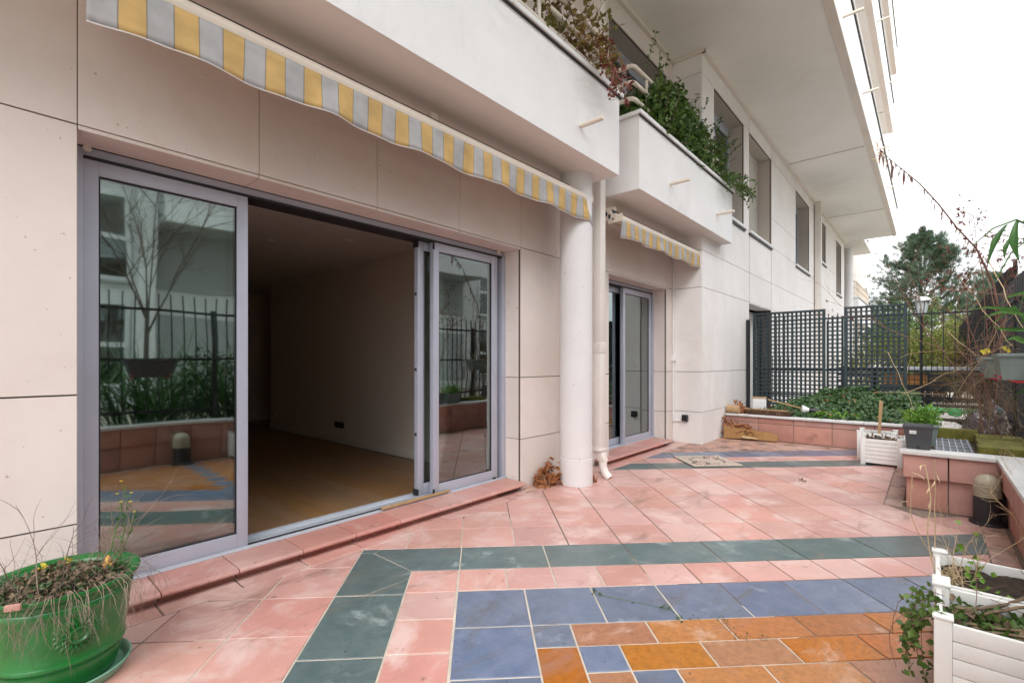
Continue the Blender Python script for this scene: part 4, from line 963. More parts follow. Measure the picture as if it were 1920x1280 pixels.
bollard('second black bollard lamp along the planter, seen mirrored in the door glass', 1.75, -3.36)

# ================================================================== TRELLIS, FENCES
R = random.Random(11)
def trellis(label, X, y0, y1, z0, z1, pitch=0.0705, wv=0.032, jag=False):
    t = thing('trellis_panel', label, 'trellis', (X, y0, z0), 0, 'slate green lattice panels')
    W = y0 - y1; H = z1 - z0
    n = max(2, int(round(W / pitch))); m = int(round(H / pitch)); sv = sh = None
    for k in range(n + 1):
        loc = (0.006, -W * k / n, 0)
        if jag:
            hh = H + (U(-0.02, 0.10) if k % 2 else U(-0.1, 0.05)); MB().box(-0.005, 0.005, -wv / 2, wv / 2, 0, hh).build('slat', 'slate_paint', t, loc=loc)
        elif sv is None: sv = MB().box(-0.005, 0.005, -wv / 2, wv / 2, 0, H).build('slat', 'slate_paint', t, loc=loc)
        else: copy_part(sv, t, loc)
    for k in range(m + 1):
        loc = (-0.0045, 0, H * k / m)
        if sh is None: sh = MB().box(-0.005, 0.005, -W - wv / 2, wv / 2, -wv / 2 + 0.004, wv / 2 - 0.004).build('slat', 'slate_paint', t, loc=loc)
        else: copy_part(sh, t, loc)
    if not jag:
        for y in (0.0, -W): MB().box(-0.024, 0.024, y - 0.022, y + 0.022, -0.1, H + 0.02).build('frame_post', 'slate_paint', t)
        for z in (0, H): MB().box(-0.02, 0.02, -W + 0.022, -0.022, z - 0.018, z + 0.018).build('frame_rail', 'slate_paint', t)
    MB().box(0.0125, 0.04, -W + 0.02, -0.02, 0.60, 0.65).build('cross_rail', 'black_metal', t)
    return t
trellis('left slate green lattice panel against the stone wall', 9.75, -0.56, -1.66, 0.48, 2.125)
trellis('broken middle strip of lattice with jagged slat tops', 9.79, -1.71, -1.92, 0.48, 1.98, jag=True)
trellis('right slate green lattice panel, taller, next to the bar fence', 9.75, -1.97, -2.745, 0.50, 2.14)
tag(MB().box(9.60, 9.70, -0.50, -0.46, 0.3, 2.02).build('dark_post', 'black_metal'), 'dark upright post between stone wall and lattice', 'post')
def bar_fence(label, axis, c, a0, a1, z0, zr, ztop, pitch, rails_z, half=False):
    t = thing('bar_fence', label, 'fence', (c, a0, 0) if axis == 'Y' else (a0, c, 0), 0 if axis == 'X' else -pi / 2, 'black metal bar fences')
    Lg = abs(a1 - a0); n = int(Lg / pitch); src = None; s2 = None
    for k in range(n + 1):
        if src is None: src = MB().box(-0.007, 0.007, -0.007, 0.007, z0, ztop).build('bar', 'black_metal', t)
        else: copy_part(src, t, (pitch * k, 0, 0))
        if half:
            if s2 is None: s2 = MB().box(-0.005, 0.005, -0.005, 0.005, z0, z0 + 0.95).build('bar', 'black_metal', t, loc=(pitch * (k + 0.5), 0, 0))
            elif k < n: copy_part(s2, t, (pitch * (k + 0.5), 0, 0))
    for z in rails_z: MB().box(0, Lg, -0.012, 0.012, z - 0.016, z + 0.016).build('rail', 'black_metal', t)
    pp = 3.2 if half else 2.4
    for k in range(int(Lg / pp) + 1): MB().box(pp * k - 0.025, pp * k + 0.025, -0.026, 0.026, z0 - 0.1, zr + 0.05).build('fence_post', 'black_metal', t)
    return t
bar_fence('black bar fence across the far end behind the lattice', 'Y', 10.42, -0.5, -3.72, 0.38, 2.03, 2.12, 0.142, (2.03, 1.09, 0.62), True)
bar_fence('black bar fence on the right side of the terrace above the planter', 'X', -3.70, -2.6, 10.2, 0.42, 1.88, 2.1, 0.124, (1.88, 1.27, 0.62))
# black screening on the continuing side fence
s = MB(); nx, nz_ = 150, 26; X0, X1 = 8.4, 24.0
for i in range(nx + 1):
    X = X0 + (X1 - X0) * i / nx; top = 2.48 + 0.07 * mnoise.noise((X * 2.1, 0, 0)) + 0.05 * mnoise.noise((X * 9, 4, 0))
    for j in range(nz_ + 1):
        u = j / nz_; s.v.append((X, -3.84 + 0.03 * mnoise.noise((X * 2.5, u * 3, 1)) + 0.02 * mnoise.noise((X * 12, u * 10, 5)), 0.40 + (top - 0.40) * u))
for i in range(nx):
    for j in range(nz_):
        a = i * (nz_ + 1) + j; s._f(a, a + nz_ + 1, a + nz_ + 2, a + 1)
o = s.build('privacy_screen', 'screen_black', smooth=True, sharp=180); md = o.modifiers.new('thick', 'SOLIDIFY'); md.thickness = 0.02
tag(o, 'black privacy screen stretched along the right fence into the distance', 'screen')

# ================================================================== FOLIAGE TOOLS
def leaf_cloud(mb, cs, n, L, W, up=0.2, shell=0.55):
    for k in range(n):
        c, r = R.choice(cs); d = rdir(); rr = (shell + (1 - shell) * R.random()) if R.random() < 0.75 else R.random()
        p = Vector((c[0] + d.x * r[0] * rr, c[1] + d.y * r[1] * rr, c[2] + d.z * r[2] * rr))
        s_ = U(0.7, 1.3); mb.leaf(p, rdir(-0.15), (d + Vector((0, 0, 0.5)) + rdir() * 0.7), L * s_, W * s_, 0.2, U(0, 0.3))
# ---- plants on the balconies
R = random.Random(31)
t = thing('climbing_bush', 'dense green climbing bush spilling over the rail of the second balcony', 'bush')
lf = MB(); tw = MB(); cs = []
for k in range(44):
    x = U(5.45, 8.15); f = (x - 5.5) / 2.6; cs.append(((x, U(-0.62, -0.38), U(4.12, 4.66 - 0.10 * f)), (U(.16, .28), U(.10, .18), U(.14, .26))))
for k in range(6): cs.append(((U(5.05, 5.5), U(-0.5, -0.3), U(4.05, 4.35)), (.16, .1, .16)))
leaf_cloud(lf, cs, 8200, 0.074, 0.042)
for k in range(26):
    x = U(5.3, 8.3); p = (x, -0.5, U(4.4, 4.75)); pts = wander(p, (U(-.5, .5), U(-.6, -.1), U(.3, 1.2)), U(0.18, 0.42), 6, 0.2, 0.1); tw.tube(pts, 0.003, 3)
    for q in pts[1:]:
        for s_ in range(3): lf.leaf(q, rdir(-0.2), rdir(0.5), U(.04, .06), U(.02, .03))
for k in range(16):
    x = U(7.5, 8.3); pts = wander((x, -0.66, 4.1), (U(0, .5), -0.5, U(-.5, .4)), U(0.2, 0.45), 6, 0.15, 0.25); tw.tube(pts, 0.003, 3)
    for q in pts[1:]:
        for s_ in range(5): lf.leaf(q + rdir() * 0.03, rdir(-0.2), rdir(0.5), U(.045, .065), U(.025, .035))
for k in range(40): pts = wander((U(5.3, 8.1), U(-.5, -.3), 3.99), rdir(1.2), 0.6, 6, 0.2); tw.tube(pts, 0.005, 4)
lf.build('foliage', 'bush_green', t); tw.build('stems', 'bark', t)
t = thing('autumn_vine', 'reddish autumn vine trailing over the edge of the first balcony', 'vine')
lf = MB(); tw = MB(); rl = MB()
for k in range(44):
    p = (U(2.5, 4.1), U(-0.6, -0.45), U(3.98, 4.1)); pts = wander(p, (U(-.4, .6), U(-.25, .15), U(.5, 1.2)), U(0.4, 0.85), 8, 0.22); tw.tube(pts, [0.004 - 0.0003 * i for i in range(9)], 4)
    for q in pts[2:]:
        for s_ in range(3): lf.leaf(q + rdir() * 0.02, rdir(-0.1), rdir(0.5), U(.045, .075), U(.03, .05))
for k in range(9):
    pts = wander((U(3.75, 4.0), -0.62, U(4.05, 4.3)), (U(-.1, .4), -0.75, 0.2), U(0.4, 0.72), 10, 0.12, 0.34); tw.tube(pts, 0.0025, 3)
    for i, q in enumerate(pts[2:]):
        for s_ in range(5): (rl if i > 5 or R.random() < .2 else lf).leaf(q + rdir() * 0.025, rdir(-0.4), rdir(0.5), U(.035, .06), U(.022, .035))
tw.build('stems', 'twig_red', t); lf.build('foliage', 'vine_autumn', t); rl.build('red_leaves', 'vine_red', t)

# ================================================================== FAR PLANTER: IVY AND ODDMENTS
R = random.Random(41)
iv = MB(); br = MB()
for k in range(5200):
    y = U(-2.9, -0.95); x = U(8.5, 9.72)
    hgt = 0.36 + max(0, (x - 8.5)) * 0.42 * max(0, min(1, (-y - 0.9) / 0.8)) * (0.75 + 0.4 * mnoise.noise((x * 3, y * 3, 0)))
    if y > -1.3 and x < 8.8: continue
    z = hgt + U(-0.03, 0.06)
    iv.leaf((x, y, z), rdir(-0.05), Vector((-0.6, 0, 0.9)) + rdir() * 0.5, U(.05, .085), U(.045, .075), 0.1, 0.15)
    if R.random() < 0.02: br.leaf((x, y, z + 0.01), rdir(), rdir(0.6), .06, .04)
for k in range(260): br.leaf((U(8.5, 9.7), U(-1.3, -0.5), U(.345, .40)), rdir(), rdir(0.8), U(.05, .08), U(.03, .05))
tag(iv.build('ivy_ground_cover', 'ivy_dark'), 'dark ivy covering the soil of the far planter', None, None, 'stuff')
tag(br.build('fallen_leaves', 'dry_leaf'), 'brown fallen leaves scattered over the far planter', None, None, 'stuff')
t = thing('leafy_weed', 'bright green leafy weed at the front edge of the ivy', 'plant')
lf = MB(); leaf_cloud(lf, [((8.62, -1.95, 0.44), (.10, .20, .06)), ((8.66, -2.15, 0.43), (.08, .12, .05)), ((8.6, -1.75, .42), (.06, .1, .04))], 420, 0.055, 0.045); lf.build('foliage', 'fresh_green', t)
def pile(name, label, cx, cy, rx, ry, h, n, z0, L=0.075, fall=None):
    m = MB()
    for k in range(n):
        a = U(0, 2 * pi); r = sqrt(U(0, 1)); x, y = cx + rx * r * cos(a), cy + ry * r * sin(a)
        zz = z0 + max(0.008, h * (1 - r) * U(0.2, 1)) if fall is None else z0 + max(0.008, fall(x, y) * U(0.3, 1))
        m.leaf((x, y, zz), rdir(-0.1), rdir(0.8), L * U(.7, 1.3), L * U(.45, .7), U(-.3, .4), U(-.3, .5))
    return tag(m.build(name, 'dry_leaf'), label, None, None, 'stuff')
pile('leaf_pile', 'curled brown leaves heaped between wall and round column', 3.93, -0.11, 0.17, 0.10, 0.2, 150, 0.0, fall=lambda x, y: 0.20 * max(0, (x - 3.70) / 0.36) * (0.5 + max(0, (y + 0.22) / 0.2)))
pile('leaf_pile', 'brown leaves heaped in the corner of the far planter', 8.62, -0.62, 0.22, 0.16, 0.26, 170, 0.37)
pile('leaf_pile', 'brown leaves caught behind the rotten plank', 8.24, -0.74, 0.07, 0.30, 0.10, 200, 0.03, fall=lambda x, y: 0.31 * max(0.15, 1 - (-y - 0.5) / 0.75))
m = MB()
for k in range(20): m.leaf((4.28 + U(-.04, .04), -0.42 + U(-.03, .03), U(.01, .05)), rdir(), rdir(.5), .05, .03)
tag(m.build('leaf_pile', 'dry_leaf'), 'few brown leaves tucked behind the downpipe foot', None, None, 'stuff')
m = MB(); m.leaf((3.52, -0.16, 0.012), (1, 0.3, 0.1), (0, 0.2, 1), .09, .055); m.leaf((3.60, -.2, .008), (.4, 1, 0), (0, 0, 1), .04, .025); tag(m.build('fallen_leaf', 'straw'), 'single pale leaf lying at the end of the doorstep', 'leaf')
m = MB(); m.leaf((5.72, -2.02, 0.012), (1, -.3, 0.1), (0, .3, 1), .06, .05, .5, .3); m.leaf((5.70, -2.05, 0.01), (-.5, -1, 0.2), (0, 0, 1), .05, .04, .4); tag(m.build('fallen_leaf', 'twig_red'), 'small dark dead leaf on the pink tiles midway', 'leaf')
# rotten plank
m = MB(); n = 12; P0, P1 = Vector((8.10, -0.52, 0)), Vector((8.20, -1.28, 0))
for k in range(n + 1):
    u = k / n; p = P0.lerp(P1, u); top = 0.205 - 0.075 * u + 0.006 * sin(k * 2.1); bot = 0.012 + 0.03 * sin(u * 2.6) * 0.4; lean = 0.05
    if k == n: top -= 0.03; bot += 0.01
    m.v += [(p.x, p.y, bot), (p.x + lean, p.y, top), (p.x + lean + 0.035, p.y, top - 0.006), (p.x + 0.035, p.y, bot)]
for k in range(n):
    for q in range(4): a = 4 * k; m._f(a + q, a + (q + 1) % 4, a + 4 + (q + 1) % 4, a + 4 + q)
m._f(3, 2, 1, 0); m._f(4 * n, 4 * n + 1, 4 * n + 2, 4 * n + 3)
t = thing('rotten_plank', 'rotten brown plank leaning in front of the far planter', 'plank'); m.build('board', 'rot_wood', t)
m = MB(); m.hexa([(8.095, -0.80, .045), (8.11, -1.02, .04), (8.125, -1.02, .04), (8.11, -0.80, .045), (8.10, -0.80, .075), (8.115, -1.0, .058), (8.125, -1.0, .058), (8.115, -0.80, .075)]); m.build('split_sliver', 'straw', t)
# tray, box, spade handle, garden spot
t = thing('planter_tray', 'shallow brown plastic tray full of debris on the far planter coping', 'tray', (8.52, -1.10, 0.389))
m = MB(); L0, L1, W0, W1 = 0.27, 0.345, 0.075, 0.11
m.hexa([(-W0, -L0, 0), (W0, -L0, 0), (W0, L0, 0), (-W0, L0, 0), (-W1, -L1, 0.07), (W1, -L1, 0.07), (W1, L1, 0.07), (-W1, L1, 0.07)]); m.f.pop(1); m.mi.pop(1)
o = m.build('tray_shell', 'brown_plastic', t); md = o.modifiers.new('thick', 'SOLIDIFY'); md.thickness = 0.006
m = MB()
for k in range(90): m.leaf((U(-.09, .09), U(-.28, .28), U(.045, .075)), rdir(), rdir(.7), .06, .025)
m.build('debris', 'dry_brown', t); MB().bar((-0.10, -0.26, 0.085), (-0.05, 0.36, 0.088), 0.03, 0.015).build('wood_strip', 'plain_wood', t)
t = thing('white_box', 'small white box standing behind the brown tray by the wall', 'box', (8.80, -0.88, 0.36), 0.25)
MB().box(-0.07, 0.07, -0.10, 0.10, 0, 0.27).build('body', 'paper_white', t, bevel=0.008); MB().box(-0.075, 0.075, -0.105, 0.105, 0.27, 0.29).build('lid', 'plain_wood', t, bevel=0.004)
t = thing('log', 'short weathered log lying by the wall on the far planter', 'log', (8.43, -0.58, 0.389))
MB().tube([(0.0, -0.09, 0.065), (0.02, 0.10, 0.07)], [0.06, 0.066], 14).build('trunk', 'plain_wood', t, smooth=True)
a, b_ = onX(1440, 749, 9.0), onX(1505, 766, 8.78)
t = thing('spade_handle', 'thin wooden handle lying across the ivy', 'handle'); MB().tube([a, b_], 0.012, 8).build('shaft', 'plain_wood', t, smooth=True)
a, b_ = onX(1503, 767, 8.62), onX(1545, 772, 8.72); d = (b_ - a).normalized()
t = thing('garden_spotlight', 'small garden spotlight with white head and black body lying in the ivy', 'spotlight')
MB().tube([a, a + d * 0.03, a + d * 0.10], [0.062, 0.060, 0.034], 18).build('reflector', 'paper_white', t, smooth=True)
MB().tube([a + d * 0.09, a + d * 0.11, a + d * 0.22, a + d * 0.23], [0.032, 0.042, 0.042, 0.02], 16).build('housing', 'black_plastic', t, smooth=True)
MB().tube([a + d * 0.22, b_ + d * 0.06], 0.010, 8).build('spike', 'straw', t)

# ================================================================== THINGS ON THE RIGHT PLANTER
def trough(name, label, cx, cy, z, lx, ly, hgt, mname, sticker=False, soil=True, cat='pot', group=None):
    t = thing(name, label, cat, (cx, cy, z), 0, group)
    m = MB(); a, b_ = lx / 2, ly / 2; k = 0.72
    def ring(s, zz): return [(-a * s, -b_ * s, zz), (a * s, -b_ * s, zz), (a * s, b_ * s, zz), (-a * s, b_ * s, zz)]
    rings = [ring(k, 0.0), ring(k + 0.02, 0.012), ring(0.92, hgt * 0.80), ring(0.94, hgt * 0.86), ring(1.0, hgt * 0.88), ring(1.02, hgt), ring(0.93, hgt), ring(0.88, hgt * 0.72)]
    for r_ in rings: m.v += r_
    for l in range(len(rings) - 1):
        for q in range(4): m._f(4 * l + q, 4 * l + (q + 1) % 4, 4 * l + 4 + (q + 1) % 4, 4 * l + 4 + q)
    m._f(3, 2, 1, 0); m._f(*(4 * (len(rings) - 1) + q for q in range(4)))
    m.build('body', mname, t, bevel=0.006, sharp=30)
    if soil:
        s = MB().box(-a * 0.86, a * 0.86, -b_ * 0.86, b_ * 0.86, hgt * 0.70, hgt * 0.76); s.build('potting_soil', 'soil', t)
    if sticker:
        f = -a * 0.89
        MB().hexa([(f - 0.004, 0.012, hgt * .64), (f - 0.004, 0.058, hgt * .64), (f + .004, .058, hgt * .64), (f + .004, .012, hgt * .64), (f - 0.008, 0.012, hgt * .78), (f - 0.008, 0.058, hgt * .78), (f, .058, hgt * .78), (f, .012, hgt * .78)]).build('price_label', 'paper_white', t)
        for k in range(3): MB().box(f - 0.0085, f - 0.0075, 0.02 + 0.011 * k, 0.028 + 0.011 * k, hgt * .695, hgt * .715).build('label_print', 'far_grey', t)
        MB().box(-a * 0.76, -a * 0.6, -0.012, 0.012, 0.001, 0.05).build('drain_notch', 'dark_gasket', t)
    return t
trough('square_pot', 'dark grey plastic pot with a white label on the planter corner', 5.44, -2.965, 0.4985, 0.20, 0.205, 0.205, 'grey_plastic', True)
trough('seed_trough', 'pale green trough of young green plants behind the grey pot', 5.78, -2.99, 0.4985, 0.36, 0.23, 0.19, 'sage_plastic')
R = random.Random(51)
t = thing('young_plants', 'bright yellow green seedlings growing in the pale trough', 'plant')
lf = MB(); tw = MB()
for k in range(90):
    p = (5.78 + U(-.14, .14), -2.99 + U(-.09, .09), 0.64); pts = wander(p, (U(-.4, .3), U(-.4, .4), 1), U(.08, .22), 4, .15); tw.tube(pts, .002, 3)
    for q in pts[1:]:
        for s_ in range(2): lf.leaf(q, rdir(.2), rdir(.6), U(.03, .055), U(.012, .022))
tw.build('stems', 'strap_green', t); lf.build('foliage', 'fresh_green', t)
t = thing('wooden_stake', 'rough wooden stake standing in the rear white planter', 'stake', (7.78, -2.54, 0.29), 0)
m = MB(); m.hexa([(-.014, -.014, -.05), (.014, -.014, -.05), (.014, .014, -.05), (-.014, .014, -.05), (-.018, -.044, .44), (.016, -.044, .44), (.016, -.008, .455), (-.018, -.008, .455)]); m.build('shaft', 'plain_wood', t)
t = thing('dead_stems', 'matted grey dead stems in the rear white planter', 'plant'); tw = MB()
for k in range(60): twig(tw, (7.64 + U(0.03, .33), -2.4 - U(.03, .33), .29), rdir(.5), U(.04, .09), .0016, 1, .2, .1, 2, None, 3, 1, 3)
tw.build('stems', 'twig_grey', t)
t = thing('dead_stems', 'dry crumpled leaves lying in the front white planter by the grey pot', 'plant'); lf = MB()
for k in range(70): lf.leaf((7.2 + U(.04, .34), -2.41 - U(.03, .34), .30 + U(0, .03)), rdir(), rdir(.6), U(.03, .07), U(.02, .03))
lf.build('dead_leaves', 'dry_brown', t)
t = thing('timber_frame', 'mossy timber boards framing a metal grate on the planter', 'timber frame')
for k, (x0, x1, y0, y1, z0, z1) in enumerate(((6.62, 6.72, -3.40, -3.05, .44, .56), (5.52, 5.72, -3.68, -3.34, .44, .545), (5.74, 5.98, -3.69, -3.36, .44, .535), (6.0, 6.26, -3.68, -3.36, .44, .53), (6.28, 6.6, -3.69, -3.37, .44, .535))):
    MB().box(x0, x1, y0, y1, z0, z1).build('board', 'moss_wood', t, bevel=0.01)
t = thing('metal_grate', 'small grey metal grate lying flat between coping and mossy boards', 'grate', (0, 0, 0))
MB().box(5.50, 6.56, -3.33, -3.07, .448, .466).build('mesh_plate', 'grey_plastic', t)
for k in range(6): MB().box(5.50, 6.55, -3.315 + 0.045 * k, -3.309 + 0.045 * k, .467, .476).build('bar', 'alu', t)
for k in range(5): MB().box(5.52 + .24 * k, 5.526 + .24 * k, -3.328, -3.075, .4675, .473).build('cross_bar', 'alu', t)
t = thing('stone_slab', 'broken pale stone slab lying behind the grate', 'slab')
m = MB(); m.prism([(6.76, -3.12), (7.0, -3.42), (7.35, -3.36), (8.05, -3.28), (8.15, -3.05), (7.4, -2.99)], .43, .50); m.build('slab', 'slab_white', t, bevel=.008)
pile('leaf_litter', 'brown leaf litter strewn over the planter bed by the slab', 7.2, -3.38, .55, .28, .05, 260, .44)
t = thing('plastic_bag', 'crumpled dark plastic bag with a teal print on the planter', 'bag', (7.45, -3.50, .44))
m = MB(); n1, n2 = 22, 30
for i in range(n1 + 1):
    th = pi * i / n1
    for j in range(n2):
        ph = 2 * pi * j / n2; d = Vector((sin(th) * cos(ph), sin(th) * sin(ph), cos(th)))
        k = 1 + 0.22 * mnoise.noise(d * 2.2) + 0.16 * mnoise.noise(d * 6) + 0.08 * abs(mnoise.noise(d * 13))
        m.v.append((d.x * .36 * k, d.y * .17 * k, max(0.002, .10 + d.z * .17 * k + (0.10 if d.y < 0 else -0.02) * max(0, d.z))))
for i in range(n1):
    for j in range(n2): m._f(i * n2 + j, (i + 1) * n2 + j, (i + 1) * n2 + (j + 1) % n2, i * n2 + (j + 1) % n2)
m.build('sack', 'bag_plastic', t, smooth=True, sharp=180)
m = MB().hexa([(-.28, -.09, .20), (-.26, -.13, .18), (-.20, -.13, .2), (-.2, -.09, .22), (-.27, -.075, .30), (-.25, -.125, .30), (-.2, -.12, .31), (-.2, -.075, .31)]); m.build('printed_patch', 'bag_teal', t, bevel=.01)
t = thing('green_sheet', 'crumpled green plastic sheet lying before the bar fence', 'sheet', (9.7, -3.25, .36))
m = MB(); n = 22
for i in range(n + 1):
    for j in range(n + 1):
        u, v_ = i / n * 2 - 1, j / n * 2 - 1
        m.v.append((u * .25, v_ * .34, max(0.01, .10 * (1 - u * u * .6) + .07 * mnoise.noise((u * 2.5, v_ * 2.5, 1)) + .05 * abs(mnoise.noise((u * 6, v_ * 6, 2))) + 0.07)))
for i in range(n):
    for j in range(n): m._f(i * (n + 1) + j, (i + 1) * (n + 1) + j, (i + 1) * (n + 1) + j + 1, i * (n + 1) + j + 1)
o = m.build('sheet', 'green_sheet', t, smooth=True, sharp=180); md = o.modifiers.new('thick', 'SOLIDIFY'); md.thickness = .004
# hanging troughs
def hang(label, cx, cy, z, mname='sage_plastic'):
    t = trough('hanging_trough', label, cx, cy, z, 0.52, 0.22, 0.21, mname, soil=True, cat='trough', group='troughs hung on the side fence')
    for x in (-.18, .18):
        MB().tube([(x, -.14, .21), (x, -.10, .215), (x, .095, .02), (x, .0, -.012), (x, -.13, -.012)], .009, 8).build('hanger', 'red_plastic', t, smooth=True)
    return t
hang('sage green trough on a red hanger, farther along the right fence', 6.98, -3.53, 1.08)
hang('sage green trough on a red hanger, nearest along the right fence', 5.60, -3.55, 1.10)
for x, w_ in ((3.6, 'at the right of'), (1.5, 'in the middle of')):
    hang('dark trough on the side fence, mirrored %s the left pane' % w_, x, -3.57, 1.06, 'grey_plastic')

# ================================================================== PLANTS ON THE RIGHT
R = random.Random(61)
t = thing('bare_shrub', 'tall bare shrub with reddish twigs and withered leaves at the right edge', 'shrub', (7.0, -3.52, .44)); t.location = (0, 0, 0)
tw = MB(); tips = []
for k in range(6):
    p = (7.0 + U(-.3, .5), -3.52 + U(-.08, .08), .42); d = (U(-.22, .12), U(-.10, .16), 1)
    twig(tw, p, d, U(1.6, 2.3), .009, 3, .09, 0.0, 3, tips, 5, .62, 8)
for a_, dd in (((1960, 560), (-.5, .75, .25)), ((1960, 500), (-.45, .8, .35)), ((1955, 450), (-.5, .75, .1)), ((1950, 590), (-.3, .6, .6))):
    q0 = at(*a_, 4.3); tw.tube(wander(Vector((5.9, -3.64, .43)), q0 - Vector((5.9, -3.64, .43)), (q0 - Vector((5.9, -3.64, .43))).length, 8, .03), .006, 5)
    twig(tw, q0, dd, U(.55, .8), .006, 3, .12, 0.0, 4, tips, 4, .75, 7)
tw.build('stems', 'twig_red', t); lf = MB()
for p, d in tips:
    if p.z > 1.5 and R.random() < .36:
        for s_ in range(R.choice((1, 1, 2))): lf.leaf(p, rdir(-.6), rdir(.3), U(.03, .06), U(.012, .022), .5, .4)
lf.build('withered_leaves', 'red_leaf', t)
t = thing('bramble_tangle', 'tangle of dry brown stems and grass over the right planter', 'shrub')
tw = MB(); st = MB()
for k in range(56):
    p = (U(6.3, 9.2), U(-3.66, -3.35), U(.42, .5)); twig(tw, p, (U(-.8, .4), U(-.15, .25), U(.5, 1.1)), U(.5, 1.1), .0032, 2, .2, .06, 4, None, 3, .9, 6)
for k in range(120):
    p = (U(6.0, 8.8), U(-3.66, -3.4), U(.7, 1.5)); tw.tube(wander(p, rdir(-.1), U(.3, .7), 6, .25, .1), .0018, 3)
for seq, d0, d1, r in (([(1695, 737), (1760, 708), (1820, 680), (1900, 645)], 5.6, 4.6, .006), ([(1775, 620), (1830, 665), (1880, 690)], 5.4, 4.8, .005), ([(1700, 700), (1712, 655), (1703, 635)], 6.5, 6.3, .004),
                  ([(1665, 660), (1700, 740), (1728, 800)], 6.2, 5.8, .005), ([(1800, 520), (1860, 600), (1900, 650)], 4.9, 4.4, .005), ([(1690, 668), (1760, 655), (1830, 668)], 6.0, 5.2, .0035), ([(1850, 480), (1890, 560), (1935, 640)], 4.2, 3.8, .006), ([(1640, 735), (1740, 738), (1850, 732), (1910, 731)], 5.8, 5.0, .003), ([(1795, 735), (1870, 620), (1935, 560)], 4.9, 4.0, .004)):
    n = len(seq); P_ = [at(x, y, d0 + (d1 - d0) * i / (n - 1)) for i, (x, y) in enumerate(seq)]; Q_ = []
    for i in range(n - 1):
        for k in range(4): Q_.append(P_[i].lerp(P_[i + 1], k / 4) + rdir() * .015)
    Q_.append(P_[-1]); st.tube(Q_, [r * .62 * (1.15 - .7 * i / len(Q_)) for i in range(len(Q_))], 5)
tw.build('dry_stems', 'dry_brown', t); st.build('straw_canes', 'straw', t)
# arching stem with hanging leaves
t = thing('arching_stem', 'long arching stem with drooping withered leaves against the sky', 'stem')
seq = [(1885, 640, 5.1), (1862, 530, 5.0), (1830, 465, 4.9), (1795, 428, 4.8), (1760, 383, 4.7), (1725, 345, 4.6), (1695, 320, 4.5), (1670, 300, 4.4), (1650, 280, 4.4)]
pts = [at(*q) for q in seq]; tw = MB(); tw.tube(pts, [.012, .010, .008, .007, .006, .005, .004, .003, .002], 6); lf = MB(); rl = MB()
for i in range(2, len(pts) - 1):
    for k in range(9):
        p = pts[i].lerp(pts[i + 1], R.random()); L = U(.04, .13)
        q = wander(p, (U(-.4, .4), U(-.4, .4), -.5), L, 4, .15, .5)
        (rl if R.random() < .18 else lf).blade(q, U(.004, .010) if R.random() < .8 else .02)
for k in range(5):
    p = pts[-1 - (k % 3)]; rl.blade(wander(p, (U(-.3, .3), U(-.3, .3), -.8), U(.14, .2), 5, .08, .3), .022)
yl = MB()
for k in range(26): yl.leaf(pts[-1] + Vector((U(-.10, .10), U(-.05, .05), U(-.12, .10))), rdir(-.3), rdir(.3), U(.03, .09), U(.006, .014))
tw.build('stem', 'twig_red', t); lf.build('thin_leaves', 'twig_red', t); rl.build('drooping_leaves', 'red_leaf', t); yl.build('yellow_leaves', 'straw', t)
# bamboo close to the camera
t = thing('bamboo', 'bamboo with broad drooping green leaves close at the right edge', 'bamboo')
st = MB(); lf = MB(); D = 1.95
base = Vector((2.55, -3.60, .42)); st.tube([base, Vector((2.6, -3.58, 1.0)), at(1990, 500, D), at(1960, 435, D), at(1905, 412, D), at(1862, 428, D), at(1822, 462, D + .05)], [.008, .007, .006, .005, .004, .003, .0015], 6)
st.tube([at(1962, 435, D), at(1925, 450, D), at(1895, 475, D), at(1870, 520, D)], .0025, 5)
def bl(a, m_, b_, W, d=D):
    A, M_, B = at(*a, d), at(2 * m_[0] - (a[0] + b_[0]) / 2, 2 * m_[1] - (a[1] + b_[1]) / 2, d - .03), at(*b_, d - .01); P_ = []
    for k in range(11): u = k / 10; P_.append(A * (1 - u) ** 2 + M_ * 2 * u * (1 - u) + B * u * u)
    lf.blade(P_, W * .8, side=(.6, -.75, .15))
bl((1888, 421), (1868, 450), (1851, 500), .040); bl((1908, 414), (1903, 450), (1912, 492), .050); bl((1895, 445), (1887, 462), (1883, 486), .028); bl((1922, 412), (1935, 440), (1930, 475), .045); bl((1940, 425), (1955, 470), (1950, 530), .045)
for k in range(26):
    a = (U(1935, 2100), U(380, 640)); bl(a, (a[0] + U(-30, 20), a[1] + 35), (a[0] + U(-45, 25), a[1] + 85), .04, U(1.7, 2.3))
st.build('cane', 'strap_green', t, smooth=True); lf.build('leaves', 'bamboo_green', t)
t = thing('strap_leaf_plant', 'strap leaved plant with arching pale green blades at the right edge', 'plant')
lf = MB()
for seq in (((1935, 600), (1895, 578), (1850, 576), (1822, 580)), ((1935, 592), (1880, 582), (1838, 596)), ((1940, 620), (1900, 575), (1868, 600), (1845, 628)), ((1945, 610), (1915, 600), (1890, 640), (1880, 662)), ((1950, 640), (1920, 618), (1880, 617), (1862, 613)), ((1950, 660), (1920, 640), (1900, 632), (1880, 640)), ((1940, 500), (1925, 530), (1915, 570), (1905, 600)), ((1960, 740), (1930, 728), (1905, 738), (1890, 752)), ((1945, 560), (1918, 548), (1890, 556), (1866, 580))):
    d = U(2.5, 2.9); P = [at(x, y, d) for x, y in seq]; Q = []
    for i in range(len(P) - 1):
        for k in range(3): Q.append(P[i].lerp(P[i + 1], k / 3))
    Q.append(P[-1]); lf.blade(Q, U(.016, .034), side=(.3, -.4, .9))
root = Vector((3.3, -3.62, .44))
